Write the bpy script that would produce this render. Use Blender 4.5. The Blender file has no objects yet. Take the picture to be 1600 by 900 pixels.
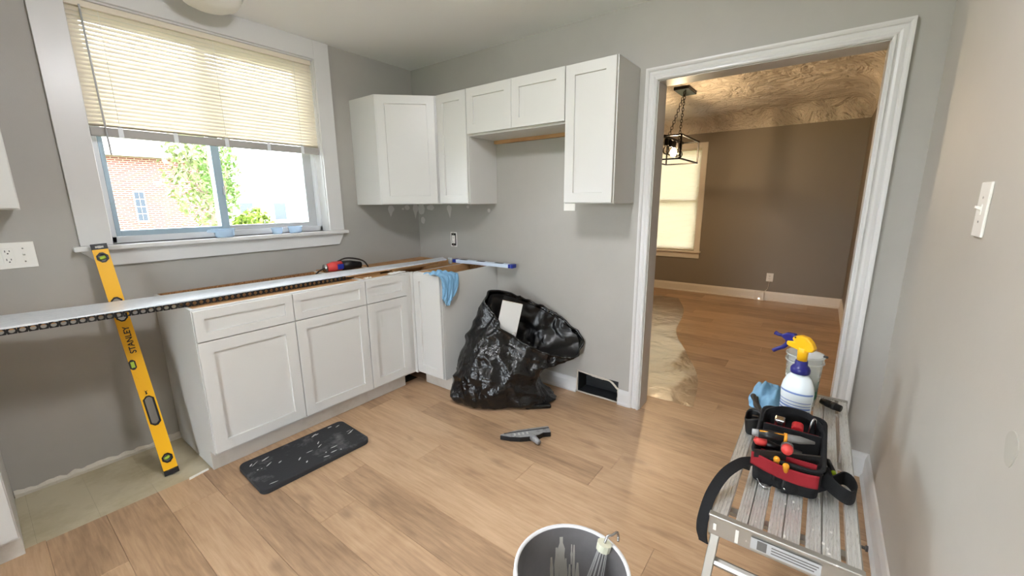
import bpy, bmesh, math, random
from mathutils import Vector, Matrix, noise
random.seed(7)
S = bpy.context.scene
COL = S.collection

# ------------------------------------------------------------------ camera
CAM = Vector((-2.5158, -2.9421, 1.3679)); YAW, PITCH, ROLL, FPX = 0.6441, -0.2086, -0.0085, 641.176
fw = Vector((math.cos(YAW)*math.cos(PITCH), math.sin(YAW)*math.cos(PITCH), math.sin(PITCH)))
rt = Vector((math.sin(YAW), -math.cos(YAW), 0)); up = rt.cross(fw)
r2 = rt*math.cos(ROLL) + up*math.sin(ROLL); u2 = -rt*math.sin(ROLL) + up*math.cos(ROLL)
cd = bpy.data.cameras.new('camera'); cam = bpy.data.objects.new('camera', cd); COL.objects.link(cam)
cd.sensor_width = 36; cd.lens = FPX/1600*36; cd.clip_start = .02; cd.clip_end = 300
M = Matrix((r2, u2, -fw)).transposed().to_4x4(); M.translation = CAM
cam.matrix_world = M
S.camera = cam

# ------------------------------------------------------------------ world, sun, exposure
w = bpy.data.worlds.new('World'); S.world = w; w.use_nodes = True
bg = w.node_tree.nodes['Background']
bg.inputs[0].default_value = (.86, .93, 1.0, 1); bg.inputs[1].default_value = 6.3
sd = bpy.data.lights.new('sun', 'SUN'); sd.energy = 1.0; sd.angle = .01; sd.color = (1, .95, .86)
so = bpy.data.objects.new('sun', sd); COL.objects.link(so); so.location = (-8, -12, 14)
so.rotation_euler = Vector((.35, .62, -.75)).to_track_quat('-Z', 'Y').to_euler()
S.view_settings.view_transform = 'Standard'; S.view_settings.look = 'None'
S.view_settings.exposure = 1.85; S.view_settings.gamma = 1.0; S.view_settings.use_curve_mapping = False
LAMP_E = 37.0        # kitchen ceiling lamp (a lit dome just above the frame)
BULB_E = 250.0       # dining pendant bulb

# ------------------------------------------------------------------ materials
def lin(c):
    return tuple(((v/255)/12.92 if v/255 <= .04045 else ((v/255+.055)/1.055)**2.4) for v in c) + (1,)
MATS = {}
def pm(name, col, rough=.5, metal=0., spec=.5, var=None, bump=None, trans=0., emit=None, coat=0., stretch=(1,1,1), alpha=1, ior=1.45):
    """principled material; var=(scale, other colour, lo, hi) blotches; bump=(scale, strength, distance)"""
    m = bpy.data.materials.new(name); m.use_nodes = True; MATS[name] = m
    nt = m.node_tree; n = nt.nodes; b = n['Principled BSDF']
    b.inputs['Base Color'].default_value = lin(col); b.inputs['Roughness'].default_value = rough
    b.inputs['Metallic'].default_value = metal; b.inputs['Specular IOR Level'].default_value = spec
    b.inputs['Transmission Weight'].default_value = trans; b.inputs['Coat Weight'].default_value = coat
    b.inputs['IOR'].default_value = ior; b.inputs['Alpha'].default_value = alpha
    if emit:
        b.inputs['Emission Color'].default_value = lin(emit[0]); b.inputs['Emission Strength'].default_value = emit[1]
    if var or bump:
        tc = n.new('ShaderNodeTexCoord'); mp = n.new('ShaderNodeMapping'); mp.inputs['Scale'].default_value = stretch
        nt.links.new(tc.outputs['Object'], mp.inputs[0])
    if var:
        t = n.new('ShaderNodeTexNoise'); t.inputs['Scale'].default_value = var[0]; t.inputs['Detail'].default_value = 6
        t.inputs['Roughness'].default_value = .65
        nt.links.new(mp.outputs[0], t.inputs[0])
        r = n.new('ShaderNodeMapRange'); r.inputs[1].default_value = var[2]; r.inputs[2].default_value = var[3]
        nt.links.new(t.outputs[0], r.inputs[0])
        x = n.new('ShaderNodeMixRGB'); x.inputs[1].default_value = lin(col); x.inputs[2].default_value = lin(var[1])
        nt.links.new(r.outputs[0], x.inputs[0]); nt.links.new(x.outputs[0], b.inputs['Base Color'])
    if bump:
        t = n.new('ShaderNodeTexNoise'); t.inputs['Scale'].default_value = bump[0]; t.inputs['Detail'].default_value = 5
        nt.links.new(mp.outputs[0], t.inputs[0])
        k = n.new('ShaderNodeBump'); k.inputs['Strength'].default_value = bump[1]; k.inputs['Distance'].default_value = bump[2]
        nt.links.new(t.outputs[0], k.inputs['Height']); nt.links.new(k.outputs[0], b.inputs['Normal'])
    return m
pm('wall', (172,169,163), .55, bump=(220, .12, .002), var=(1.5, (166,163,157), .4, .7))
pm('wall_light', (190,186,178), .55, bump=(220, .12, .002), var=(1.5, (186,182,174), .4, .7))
pm('ceiling', (242,242,242), .7, bump=(150, .1, .002))
pm('stucco', (244,234,220), .7)
pm('wall_dining', (142,133,121), .55, bump=(220, .12, .002))
pm('white', (206,205,202), .35)
pm('trimwhite', (212,211,210), .3)
pm('dtrim', (238,230,218), .35)
pm('vinyl', (225,228,232), .35)
pm('chan', (188,190,192), .4)
pm('railgrey', (168,164,160), .5)
pm('mullion', (168,190,205), .35, metal=.3)
pm('dark', (22,21,21), .6)
pm('gap', (60,52,44), .8)
pm('ply', (196,155,108), .6, var=(6, (170,126,82), .35, .7), stretch=(1,1,6))
pm('particle', (176,130,84), .8, var=(140, (120,82,48), .4, .6))
pm('kick', (205,200,192), .5, var=(5, (180,172,160), .5, .8))
pm('underlay', (196,186,160), .55, var=(3.2, (168,156,126), .42, .68))
pm('drywall_edge', (214,208,196), .9, bump=(60,.6,.006))
pm('patchgrey', (183,180,171), .8)
pm('spackle', (205,202,198), .8)
pm('yellow', (238,178,22), .38, var=(30, (196,140,20), .68, .8))
pm('blackp', (24,24,26), .4)
pm('blackrub', (20,20,21), .55)
pm('vial', (168,196,70), .15)
pm('alu', (222,221,218), .36, metal=.6, var=(40, (168,165,160), .52, .75), stretch=(1,8,8))
pm('alub', (232,236,242), .32, metal=.15, var=(30, (188,196,208), .52, .66), stretch=(1,10,10), bump=(60,.15,.002))
pm('aluside', (178,176,170), .42, metal=.8, var=(25, (232,230,224), .66, .72))
pm('steel', (190,190,190), .25, metal=1.)
pm('dsteel', (84,84,86), .35, metal=.9)
pm('bulkgrey', (108,106,104), .5)
pm('bluecap', (34,52,150), .4)
pm('lvwhite', (208,222,240), .4)
pm('cloth', (132,178,212), .9, bump=(300,.4,.002), var=(8,(112,162,200),.4,.7))
pm('bag', (11,11,12), .17, spec=.6, bump=(24, .55, .02))
pm('bagin', (9,9,10), .32)
pm('foam', (46,47,50), .8, var=(9, (112,112,112), .56, .78), bump=(120,.3,.002))
pm('foamside', (32,33,35), .8)
pm('scuff', (196,196,194), .8)
pm('grey_rub', (150,150,152), .5, var=(30,(110,108,110),.5,.7))
pm('bucket', (226,226,228), .4)
pm('bucketin', (122,119,120), .45, var=(9,(112,109,110),.4,.7))
pm('paintdry', (216,213,206), .6)
pm('wire', (206,206,204), .3, metal=.3)
pm('bottle', (226,234,238), .3, spec=.5)
pm('labelblue', (120,146,200), .5)
pm('navy', (34,34,112), .35)
pm('spyellow', (246,186,26), .35)
pm('red', (176,34,40), .55)
pm('redcloth', (142,24,34), .85, bump=(250,.3,.002))
pm('blackcloth', (22,22,24), .9, bump=(250,.4,.002))
pm('orange', (236,160,40), .45)
pm('lime', (190,220,40), .4)
pm('green', (42,104,74), .5)
pm('clear', (222,228,226), .12, alpha=.42)
pm('clearblue', (190,214,236), .08, alpha=.4)
pm('plate', (240,238,232), .35)
pm('slot', (36,34,32), .6)
pm('blackmetal', (18,16,15), .45, metal=.4)
pm('paper', (238,236,230), .8)
pm('duct', (58,60,62), .5, metal=.6)
pm('cord', (52,46,42), .6)
pm('toolred', (214,70,66), .4)
pm('rainbow', (214,212,206), .5)
pm('cream', (222,222,200), .45)
pm('extwin', (58,64,74), .2)
pm('extwhite', (236,236,232), .6)
pm('roof', (150,140,134), .9)
pm('soil', (112,122,76), .95, var=(2,(96,110,60),.4,.6))
pm('leaf', (74,100,40), .7)
pm('leafpale', (108,118,74), .7)
pm('bushleaf', (88,106,22), .7)
pm('bark', (128,112,98), .9)
pm('shade', (226,222,214), .35)
pm('glow', (255,250,240), .5, emit=((250,251,255), LAMP_E))
pm('bulb', (255,220,160), .3, emit=((255,220,172), BULB_E))
pm('led', (255,255,245), .4, emit=((255,255,235), .8))

def glass(name, refl=.12, tint=(1,1,1,1)):
    m = bpy.data.materials.new(name); m.use_nodes = True; MATS[name] = m
    nt = m.node_tree; n = nt.nodes; n.remove(n['Principled BSDF'])
    t = n.new('ShaderNodeBsdfTransparent'); t.inputs[0].default_value = tint
    g = n.new('ShaderNodeBsdfGlossy'); g.inputs['Roughness'].default_value = .03
    f = n.new('ShaderNodeLayerWeight'); f.inputs[0].default_value = .32
    x = n.new('ShaderNodeMixShader'); nt.links.new(f.outputs[0], x.inputs[0]); nt.links.new(t.outputs[0], x.inputs[1]); nt.links.new(g.outputs[0], x.inputs[2])
    nt.links.new(x.outputs[0], n['Material Output'].inputs[0]); return m
glass('glass')
def film():
    m = glass('film'); nt = m.node_tree; n = nt.nodes
    tc = n.new('ShaderNodeTexCoord'); t = n.new('ShaderNodeTexNoise'); t.inputs['Scale'].default_value = 7; t.inputs['Detail'].default_value = 4
    t.inputs['Distortion'].default_value = 1.2
    nt.links.new(tc.outputs['Object'], t.inputs[0]); k = n.new('ShaderNodeBump'); k.inputs['Strength'].default_value = .55; k.inputs['Distance'].default_value = .015
    nt.links.new(t.outputs[0], k.inputs['Height'])
    for x in n:
        if x.type == 'BSDF_GLOSSY': x.inputs['Roughness'].default_value = .24; nt.links.new(k.outputs[0], x.inputs['Normal'])
        if x.type == 'LAYER_WEIGHT': x.inputs[0].default_value = .40; nt.links.new(k.outputs[0], x.inputs['Normal']); nt.links.new(x.outputs['Facing'], [q for q in n if q.type == 'MIX_SHADER'][0].inputs[0])
film()
def slatmat(name, col, tr):
    m = bpy.data.materials.new(name); m.use_nodes = True; MATS[name] = m
    nt = m.node_tree; n = nt.nodes; b = n['Principled BSDF']; b.inputs['Base Color'].default_value = lin(col); b.inputs['Roughness'].default_value = .4
    t = n.new('ShaderNodeBsdfTranslucent'); t.inputs[0].default_value = lin(col)
    x = n.new('ShaderNodeMixShader'); x.inputs[0].default_value = tr
    nt.links.new(b.outputs[0], x.inputs[1]); nt.links.new(t.outputs[0], x.inputs[2]); nt.links.new(x.outputs[0], n['Material Output'].inputs[0])
slatmat('slat', (232,222,204), .07)
slatmat('slat_dining', (232,222,200), .11)

def woodmat():
    m = bpy.data.materials.new('plank'); m.use_nodes = True; MATS['plank'] = m
    nt = m.node_tree; n = nt.nodes; L = nt.links.new; b = n['Principled BSDF']
    geo = n.new('ShaderNodeNewGeometry'); oi = n.new('ShaderNodeObjectInfo')
    cb = n.new('ShaderNodeCombineXYZ'); ml = n.new('ShaderNodeMath'); ml.operation = 'MULTIPLY'; ml.inputs[1].default_value = 37.
    L(oi.outputs['Random'], ml.inputs[0]); L(ml.outputs[0], cb.inputs[0]); L(ml.outputs[0], cb.inputs[1]); L(ml.outputs[0], cb.inputs[2])
    ad = n.new('ShaderNodeVectorMath'); L(geo.outputs['Position'], ad.inputs[0]); L(cb.outputs[0], ad.inputs[1])
    def tex(scale, st, det, dist=0.):
        mp = n.new('ShaderNodeMapping'); mp.inputs['Scale'].default_value = st; L(ad.outputs[0], mp.inputs[0])
        t = n.new('ShaderNodeTexNoise'); t.inputs['Scale'].default_value = scale; t.inputs['Detail'].default_value = det; t.inputs['Distortion'].default_value = dist
        t.inputs['Roughness'].default_value = .6
        L(mp.outputs[0], t.inputs[0]); return t
    grain = tex(9, (8, .55, 1), 8, .4); cloud = tex(2.2, (2.6, .8, 1), 4, .6); knot = tex(4.0, (2.6, .9, 1), 2)
    r = n.new('ShaderNodeValToRGB'); e = r.color_ramp.elements
    e[0].position = .25; e[0].color = lin((146,117,91)); e[1].position = .78; e[1].color = lin((214,183,149))
    x = e.new(.5); x.color = lin((188,155,122))
    mx = n.new('ShaderNodeMath'); mx.operation = 'MULTIPLY_ADD'; mx.inputs[1].default_value = .55; L(grain.outputs[0], mx.inputs[0])
    m2 = n.new('ShaderNodeMath'); m2.operation = 'MULTIPLY'; m2.inputs[1].default_value = .45; L(cloud.outputs[0], m2.inputs[0]); L(m2.outputs[0], mx.inputs[2])
    m3 = n.new('ShaderNodeMath'); m3.operation = 'MULTIPLY_ADD'; m3.inputs[1].default_value = .22; m3.inputs[2].default_value = -.11
    L(oi.outputs['Random'], m3.inputs[0]); m4 = n.new('ShaderNodeMath'); L(mx.outputs[0], m4.inputs[0]); L(m3.outputs[0], m4.inputs[1])
    L(m4.outputs[0], r.inputs[0])
    kr = n.new('ShaderNodeMapRange'); kr.inputs[1].default_value = .62; kr.inputs[2].default_value = .80; kr.inputs[4].default_value = .55; L(knot.outputs[0], kr.inputs[0])
    mc = n.new('ShaderNodeMixRGB'); mc.inputs[2].default_value = lin((112,88,70)); L(kr.outputs[0], mc.inputs[0]); L(r.outputs[0], mc.inputs[1])
    L(mc.outputs[0], b.inputs['Base Color'])
    rr = n.new('ShaderNodeMapRange'); rr.inputs[3].default_value = .3; rr.inputs[4].default_value = .48; L(grain.outputs[0], rr.inputs[0]); L(rr.outputs[0], b.inputs['Roughness'])
    k = n.new('ShaderNodeBump'); k.inputs['Strength'].default_value = .12; k.inputs['Distance'].default_value = .002; L(grain.outputs[0], k.inputs['Height']); L(k.outputs[0], b.inputs['Normal'])
woodmat()
def stucco():
    m = MATS['stucco']; nt = m.node_tree; n = nt.nodes; L = nt.links.new; b = n['Principled BSDF']
    geo = n.new('ShaderNodeNewGeometry')
    t = n.new('ShaderNodeTexNoise'); t.inputs['Scale'].default_value = 2.6; t.inputs['Detail'].default_value = 5; t.inputs['Distortion'].default_value = 3.5; t.inputs['Roughness'].default_value = .6
    L(geo.outputs['Position'], t.inputs[0])
    k = n.new('ShaderNodeBump'); k.inputs['Strength'].default_value = 1.0; k.inputs['Distance'].default_value = .16; L(t.outputs[0], k.inputs['Height']); L(k.outputs[0], b.inputs['Normal'])
stucco()
def brickmat():
    m = pm('brick', (200,150,130), .9); nt = m.node_tree; n = nt.nodes; L = nt.links.new; b = n['Principled BSDF']
    tc = n.new('ShaderNodeTexCoord'); mp = n.new('ShaderNodeMapping'); mp.inputs['Rotation'].default_value = (math.pi/2, 0, 0)
    L(tc.outputs['Object'], mp.inputs[0]); t = n.new('ShaderNodeTexBrick'); L(mp.outputs[0], t.inputs[0])
    t.inputs['Color1'].default_value = lin((116,62,52)); t.inputs['Color2'].default_value = lin((98,52,46)); t.inputs['Mortar'].default_value = lin((156,138,128))
    t.inputs['Scale'].default_value = 1; t.inputs['Brick Width'].default_value = .22; t.inputs['Row Height'].default_value = .075; t.inputs['Mortar Size'].default_value = .012
    L(t.outputs[0], b.inputs['Base Color'])
brickmat()

# ------------------------------------------------------------------ mesh helpers
def off_of(p):
    o = Vector((0,0,0))
    while p is not None: o += p.location; p = p.parent
    return o
def tag(o, label=None, cat=None, group=None, kind=None):
    if label: o['label'] = label
    if cat: o['category'] = cat
    if group: o['group'] = group
    if kind: o['kind'] = kind
    return o
def empty(name, loc, label=None, cat=None, group=None, kind=None):
    o = bpy.data.objects.new(name, None); o.empty_display_size = .05; o.location = loc; COL.objects.link(o)
    return tag(o, label, cat, group, kind)
class MB:
    def __init__(s): s.v = []; s.f = []; s.mi = []
    def add(s, vs, fs, mi=0, mat=None):
        b = len(s.v); s.v += [tuple(mat @ Vector(p)) if mat else tuple(p) for p in vs]
        s.f += [tuple(i+b for i in q) for q in fs]; s.mi += [mi]*len(fs); return s
    def box(s, x0, x1, y0, y1, z0, z1, mi=0, mat=None):
        if x0 > x1: x0, x1 = x1, x0
        if y0 > y1: y0, y1 = y1, y0
        if z0 > z1: z0, z1 = z1, z0
        vs = [(x,y,z) for z in (z0,z1) for y in (y0,y1) for x in (x0,x1)]
        return s.add(vs, [(0,2,3,1),(4,5,7,6),(0,1,5,4),(2,6,7,3),(0,4,6,2),(1,3,7,5)], mi, mat)
    def prism(s, poly, d0, d1, axis='z', mi=0, mat=None):
        """poly of 2D points extruded along axis; x:(y,z) y:(x,z) z:(x,y)"""
        def P(a, b, d): return {'x':(d,a,b), 'y':(a,d,b), 'z':(a,b,d)}[axis]
        n = len(poly); vs = [P(a,b,d0) for a,b in poly] + [P(a,b,d1) for a,b in poly]
        fs = [tuple(range(n))[::-1], tuple(range(n,2*n))] + [(i,(i+1)%n,n+(i+1)%n,n+i) for i in range(n)]
        return s.add(vs, fs, mi, mat)
    def tube(s, pts, r, n=8, mi=0, mat=None, closed=False, flat=1.0):
        pts = [Vector(p) for p in pts]; m = len(pts); rs = r if isinstance(r, (list,tuple)) else [r]*m
        vs = []; T0 = None; N = None
        for i, p in enumerate(pts):
            a = pts[(i-1) % m] if (closed or i) else pts[i]; c = pts[(i+1) % m] if (closed or i < m-1) else pts[i]
            T = (c-a).normalized()
            if N is None:
                h = Vector((0,0,1)) if abs(T.z) < .9 else Vector((1,0,0)); N = T.cross(h).normalized()
            else: N = (N - T*N.dot(T)).normalized()
            B = T.cross(N)
            for k in range(n):
                t = 2*math.pi*k/n; vs.append(tuple(p + N*(math.cos(t)*rs[i]) + B*(math.sin(t)*rs[i]*flat)))
        fs = [(i*n+k, i*n+(k+1)%n, ((i+1)%m)*n+(k+1)%n, ((i+1)%m)*n+k) for i in range(m if closed else m-1) for k in range(n)]
        if not closed: fs += [tuple(range(n))[::-1], tuple(range((m-1)*n, m*n))]
        return s.add(vs, fs, mi, mat)
    def lathe(s, prof, c=(0,0,0), n=24, sx=1, sy=1, mi=0, mat=None, cap=(1,1)):
        vs = []; m = len(prof)
        for r, z in prof:
            for k in range(n):
                t = 2*math.pi*k/n; vs.append((c[0]+sx*r*math.cos(t), c[1]+sy*r*math.sin(t), c[2]+z))
        fs = [(i*n+k, i*n+(k+1)%n, (i+1)*n+(k+1)%n, (i+1)*n+k) for i in range(m-1) for k in range(n)]
        if cap[0] and prof[0][0] > 1e-6: fs.append(tuple(range(n))[::-1])
        if cap[1] and prof[-1][0] > 1e-6: fs.append(tuple(range((m-1)*n, m*n)))
        return s.add(vs, fs, mi, mat)
    def grid(s, fn, nu, nv, mi=0, wrap=False):
        b = [fn(i/nu, j/nv) for j in range(nv+1) for i in range(nu if wrap else nu+1)]
        W = nu if wrap else nu+1
        fs = [(j*W+i, j*W+(i+1)%W, (j+1)*W+(i+1)%W, (j+1)*W+i) for j in range(nv) for i in range(nu)]
        return s.add(b, fs, mi)
    def mesh(s, name, mats, off=Vector((0,0,0)), smooth=False):
        me = bpy.data.meshes.new(name)
        me.from_pydata([(x-off.x, y-off.y, z-off.z) for x,y,z in s.v], [], s.f)
        for m in (mats if isinstance(mats, (list,tuple)) else [mats]): me.materials.append(MATS[m])
        for i, p in enumerate(me.polygons): p.material_index = s.mi[i]; p.use_smooth = smooth
        bm = bmesh.new(); bm.from_mesh(me); bmesh.ops.remove_doubles(bm, verts=bm.verts, dist=1e-6)
        bmesh.ops.recalc_face_normals(bm, faces=bm.faces); bm.to_mesh(me); bm.free()
        return me
    def build(s, name, mats, parent=None, bevel=0, smooth=False, world=True, seg=2, sub=0, angle=None, loc=None, solid=0):
        """vertices are given in world space unless world=False (then local to the parent)"""
        off = off_of(parent) if (parent is not None and world) else Vector((0,0,0))
        if parent is None and loc is not None: off = Vector(loc)
        o = bpy.data.objects.new(name, s.mesh(name, mats, off, smooth)); COL.objects.link(o)
        if parent is not None: o.parent = parent
        elif loc is not None: o.location = loc
        if solid:
            q = o.modifiers.new('solid', 'SOLIDIFY'); q.thickness = solid; q.offset = 0
        if bevel:
            b = o.modifiers.new('bevel', 'BEVEL'); b.width = bevel; b.segments = seg; b.limit_method = 'ANGLE'; b.angle_limit = math.radians(35)
        if sub:
            q = o.modifiers.new('sub', 'SUBSURF'); q.levels = sub; q.render_levels = sub
        return o
def crom(pts, k=6, closed=False):
    P = [Vector(p) for p in pts]; n = len(P); out = []
    for i in range(n if closed else n-1):
        if closed: a,b,c,d = P[(i-1)%n],P[i],P[(i+1)%n],P[(i+2)%n]
        else: a,b,c,d = P[max(i-1,0)],P[i],P[i+1],P[min(i+2,n-1)]
        for j in range(k):
            t = j/k; out.append(.5*((2*b)+(c-a)*t+(2*a-5*b+4*c-d)*t*t+(3*b-a-3*c+d)*t**3))
    if not closed: out.append(P[-1])
    return out
def struct(name, mb, mat, parent=None, **k):
    o = mb.build(name, mat, parent, **k)
    if parent is None: o['kind'] = 'structure'
    return o
def rot_to(o, z, x):
    """orient an empty so local z, x follow the given axes"""
    z = Vector(z).normalized(); x = Vector(x); x = (x - z*x.dot(z)).normalized(); y = z.cross(x)
    o.rotation_euler = Matrix((x,y,z)).transposed().to_euler()
def text_mesh(txt, size, name, mat, parent, matrix, depth=.0004):
    cu = bpy.data.curves.new(name, 'FONT'); cu.body = txt; cu.size = size; cu.align_x = 'CENTER'; cu.align_y = 'CENTER'; cu.extrude = depth; cu.offset = size*.018
    t = bpy.data.objects.new(name, cu); COL.objects.link(t); bpy.context.view_layer.update()
    me = bpy.data.meshes.new_from_object(t.evaluated_get(bpy.context.evaluated_depsgraph_get())); bpy.data.objects.remove(t)
    me.transform(matrix); me.materials.clear(); me.materials.append(MATS[mat])
    o = bpy.data.objects.new(name, me); COL.objects.link(o); o.parent = parent; return o

# ------------------------------------------------------------------ dimensions
H = 2.452; YR = -3.263; XB = -4.6; WT = .14       # ceiling, right wall, back wall, doorway wall thickness
DX = 4.0; DYR = -3.25; DYL = .7; DH = 2.50        # dining room
OY0, OY1, OZ = -2.104, -3.087, 2.029              # cased opening
WX0, WX1, WZ0, WZ1 = -2.06, -.855, 1.165, 2.335   # kitchen window opening

# ------------------------------------------------------------------ floor
sub = MB().box(XB-.2, DX+.2, YR-.3, DYL+.2, -.12, -.006)
floor = struct('floor', sub, 'gap')
PW, PL = .182, 1.22
seq = {-11:-.3,-9:-1.62,-8:-.86,-7:-.92,-6:-1.335,-5:-.74,-4:-2.02,-3:-1.34,-2:-2.36,-1:-2.131,0:-1.335,1:-1.86,2:-.95,3:-2.21,4:-1.52,5:-2.71}
def plank(x0, x1, y0, y1):
    c = Vector(((x0+x1)/2, (y0+y1)/2, 0)); g = .0003; e = .0009
    m = MB(); a,b,cc,d = x0+g, x1-g, y0+g, y1-g
    vs = [(a,cc,-.006),(b,cc,-.006),(b,d,-.006),(a,d,-.006),(a,cc,-.0012),(b,cc,-.0012),(b,d,-.0012),(a,d,-.0012),(a+e,cc+e,0),(b-e,cc+e,0),(b-e,d-e,0),(a+e,d-e,0)]
    m.add(vs, [(8,9,10,11)] + [(i,(i+1)%4,(i+1)%4+4,i+4) for i in range(4)] + [(i+4,(i+1)%4+4,(i+1)%4+8,i+8) for i in range(4)])
    o = bpy.data.objects.new('plank', m.mesh('plank', 'plank', c)); COL.objects.link(o); o.location = c; o.parent = floor
k = -20
while True:
    x0 = -1.065 + (k-1)*PW; x1 = x0 + PW; k += 1
    if x0 > DX: break
    x0c, x1c = max(x0, XB), min(x1, DX)
    if x1c - x0c < .01: continue
    ymax = (-.511 if x1c < -1.9 and x0c > -2.62 else -.5 if x1c < -.5 else 0) if x0c < -.02 else DYL
    ymin = YR if x0c < -.02 else DYR
    kk = k-1
    j = seq.get(kk, -1.2 - ((kk*.47) % 1.22)); y = j
    while y < ymax: y += PL
    while y > ymin:
        a, b = max(y-PL, ymin), min(y, ymax)
        if b-a > .01: plank(x0c, x1c, a, b)
        y -= PL
# bare old vinyl squares where a dishwasher would go
xs = [-2.62, -2.545, -2.355, -2.157, -1.925]; ys = [-.510, -.255, 0]
for i in range(4):
    for j in range(2):
        MB().box(xs[i]+.0002, xs[i+1]-.0002, ys[j]+.0001, ys[j+1]-.0001, -.006, -.003).build('vinyl_tile', 'underlay', floor)
m = MB()
m.prism([(-2.035,-.53),(-1.945,-.512),(-1.945,-.498),(-2.03,-.512)], -.003, .004).build('shim', 'paper', floor)

# ------------------------------------------------------------------ walls
T = .22
m = MB(); m.box(XB-.2, WX0, 0, T, 0, H); m.box(WX1, WT, 0, T, 0, H); m.box(WX0, WX1, 0, T, 0, WZ0); m.box(WX0, WX1, 0, T, WZ1, H)
wall_w = struct('wall_window', m, 'wall')
# ragged plaster line along the bottom of the wall in the appliance bay
def rag(u, v):
    x = -2.575 + u*.65; n_ = noise.noise(Vector((x*9, 0, 3)))
    h = .028 + .012*n_ + .012*noise.noise(Vector((x*31, 1, 0)))
    return (x, [-.001, -.012-.006*n_, -.016-.008*n_, -.001][min(3, int(v*3+.5))], [.0-.003, -.003, h*.5, h][min(3, int(v*3+.5))])
MB().grid(rag, 60, 3).build('plaster_edge', 'drywall_edge', wall_w, smooth=False)
# doorway wall with the cased opening and the cut vent hole
VY0, VY1, VZ = -1.645, -1.955, .155
m = MB(); m.box(0, WT, VY0, T, 0, DH+.1); m.box(0, WT, VY1, VY0, VZ, DH+.1); m.box(0, WT, OY0, VY1, 0, DH+.1)
m.box(0, WT, OY1, OY0, OZ, DH+.1); m.box(0, WT, YR-.2, OY1, 0, DH+.1); m.box(0, WT, T, DYL+.2, 0, DH+.1)
wall_d = struct('wall_doorway', m, 'wall')
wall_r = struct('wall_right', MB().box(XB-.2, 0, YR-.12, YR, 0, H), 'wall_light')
GD = (-2.75, -1.65, 2.08)      # unseen glazed door behind the camera, added to let in fill daylight
m = MB(); m.box(XB-.2, XB, YR-.12, GD[0], 0, H); m.box(XB-.2, XB, GD[1], T, 0, H); m.box(XB-.2, XB, GD[0], GD[1], GD[2], H)
struct('wall_back', m, 'wall')
pd = empty('fill_door_1', (XB-.1,(GD[0]+GD[1])/2,0), kind='structure')
for a, b in ((GD[0], (GD[0]+GD[1])/2), ((GD[0]+GD[1])/2, GD[1])):
    m = MB(); m.box(XB-.12, XB-.08, a, a+.06, .0, GD[2]); m.box(XB-.12, XB-.08, b-.06, b, .0, GD[2]); m.box(XB-.12, XB-.08, a+.06, b-.06, 0, .09); m.box(XB-.12, XB-.08, a+.06, b-.06, GD[2]-.07, GD[2])
    f_ = m.build('fill_door_frame', 'vinyl', pd); MB().box(XB-.102, XB-.098, a+.06, b-.06, .09, GD[2]-.07).build('pane', 'glass', f_)
struct('ceiling', MB().box(XB-.2, .0, YR-.12, T, H, H+.12), 'ceiling')
# dining shell
DW = (-1.455, -.62, .62, 2.085)
m = MB(); m.box(DX, DX+.2, DYR-.2, DW[0], 0, DH+.1); m.box(DX, DX+.2, DW[1], DYL+.2, 0, DH+.1); m.box(DX, DX+.2, DW[0], DW[1], 0, DW[2]); m.box(DX, DX+.2, DW[0], DW[1], DW[3], DH+.1)
wall_f = struct('wall_far', m, 'wall_dining')
struct('wall_dining_right', MB().box(WT, DX+.2, DYR-.12, DYR, 0, DH+.1), 'wall_dining')
struct('wall_dining_left', MB().box(WT, DX+.2, DYL, DYL+.2, 0, DH+.1), 'wall_dining')
m = MB().box(WT, DX+.2, DYR-.12, DYL+.2, DH, DH+.12)
R = .22
arc = [(R*(1-math.sin(t)), R*(1-math.cos(t))) for t in [i*math.pi/2/8 for i in range(9)]]   # (from wall, below ceiling)
def cove(p, q, nrm):
    p, q, nrm = Vector(p), Vector(q), Vector(nrm); n_ = len(arc)
    vs = [tuple(a + nrm*u + Vector((0,0,-d))) for a in (p, q) for u, d in [(0,0)] + arc]; w_ = n_+1
    m.add(vs, [(i, (i+1) % w_, w_+(i+1) % w_, w_+i) for i in range(w_)])
cove((DX, DYR, DH), (DX, DYL, DH), (-1,0,0)); cove((WT, DYR, DH), (DX, DYR, DH), (0,1,0)); cove((WT, DYR, DH), (WT, DYL, DH), (1,0,0)); cove((WT, DYL, DH), (DX, DYL, DH), (0,-1,0))
struct('ceiling_dining', m, 'stucco')

# spackle patches near the corner
def patch(cx, cz, rx, rz, wall, drip=0, sd=0):
    pts = []
    for i in range(18):
        t = 2*math.pi*i/18; q = 1 + .28*noise.noise(Vector((math.cos(t)*1.4, math.sin(t)*1.4, sd*3.1)))
        a, b = cx + rx*q*math.cos(t), cz + rz*q*math.sin(t)
        if drip and abs(i-13) <= 1: b -= drip*(1 if i == 13 else .35)
        pts.append((a, b))
    if wall == 'x': MB().prism(pts, -.0012, .0, 'x').build('spackle_patch', 'spackle', wall_d)
    else: MB().prism(pts, -.0012, .0, 'y').build('spackle_patch', 'spackle', wall_w)
patch(-.395,1.312,.030,.028,'x',.05,1); patch(-.057,1.207,.028,.028,'x',0,2); patch(-.165,1.318,.045,.024,'x',.0,3)
patch(-.833,1.297,.014,.016,'x',.0,4); patch(-.61,1.325,.014,.012,'x',.0,5); patch(-.045,1.31,.043,.052,'x',.0,6)
patch(-.296,1.312,.034,.026,'y',.04,7); patch(-.125,1.32,.026,.02,'y',0,8); patch(-.03,1.312,.03,.042,'y',.05,9); patch(-.17,1.31,.012,.01,'y',0,10)

MB().prism([(-1.445+.028*math.cos(t)*(1+.15*math.sin(3*t)), .922+.034*math.sin(t)) for t in [i*math.pi/8 for i in range(16)]], YR, YR+.0012, 'y').build('spackle_patch', 'patchgrey', wall_r)
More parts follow.
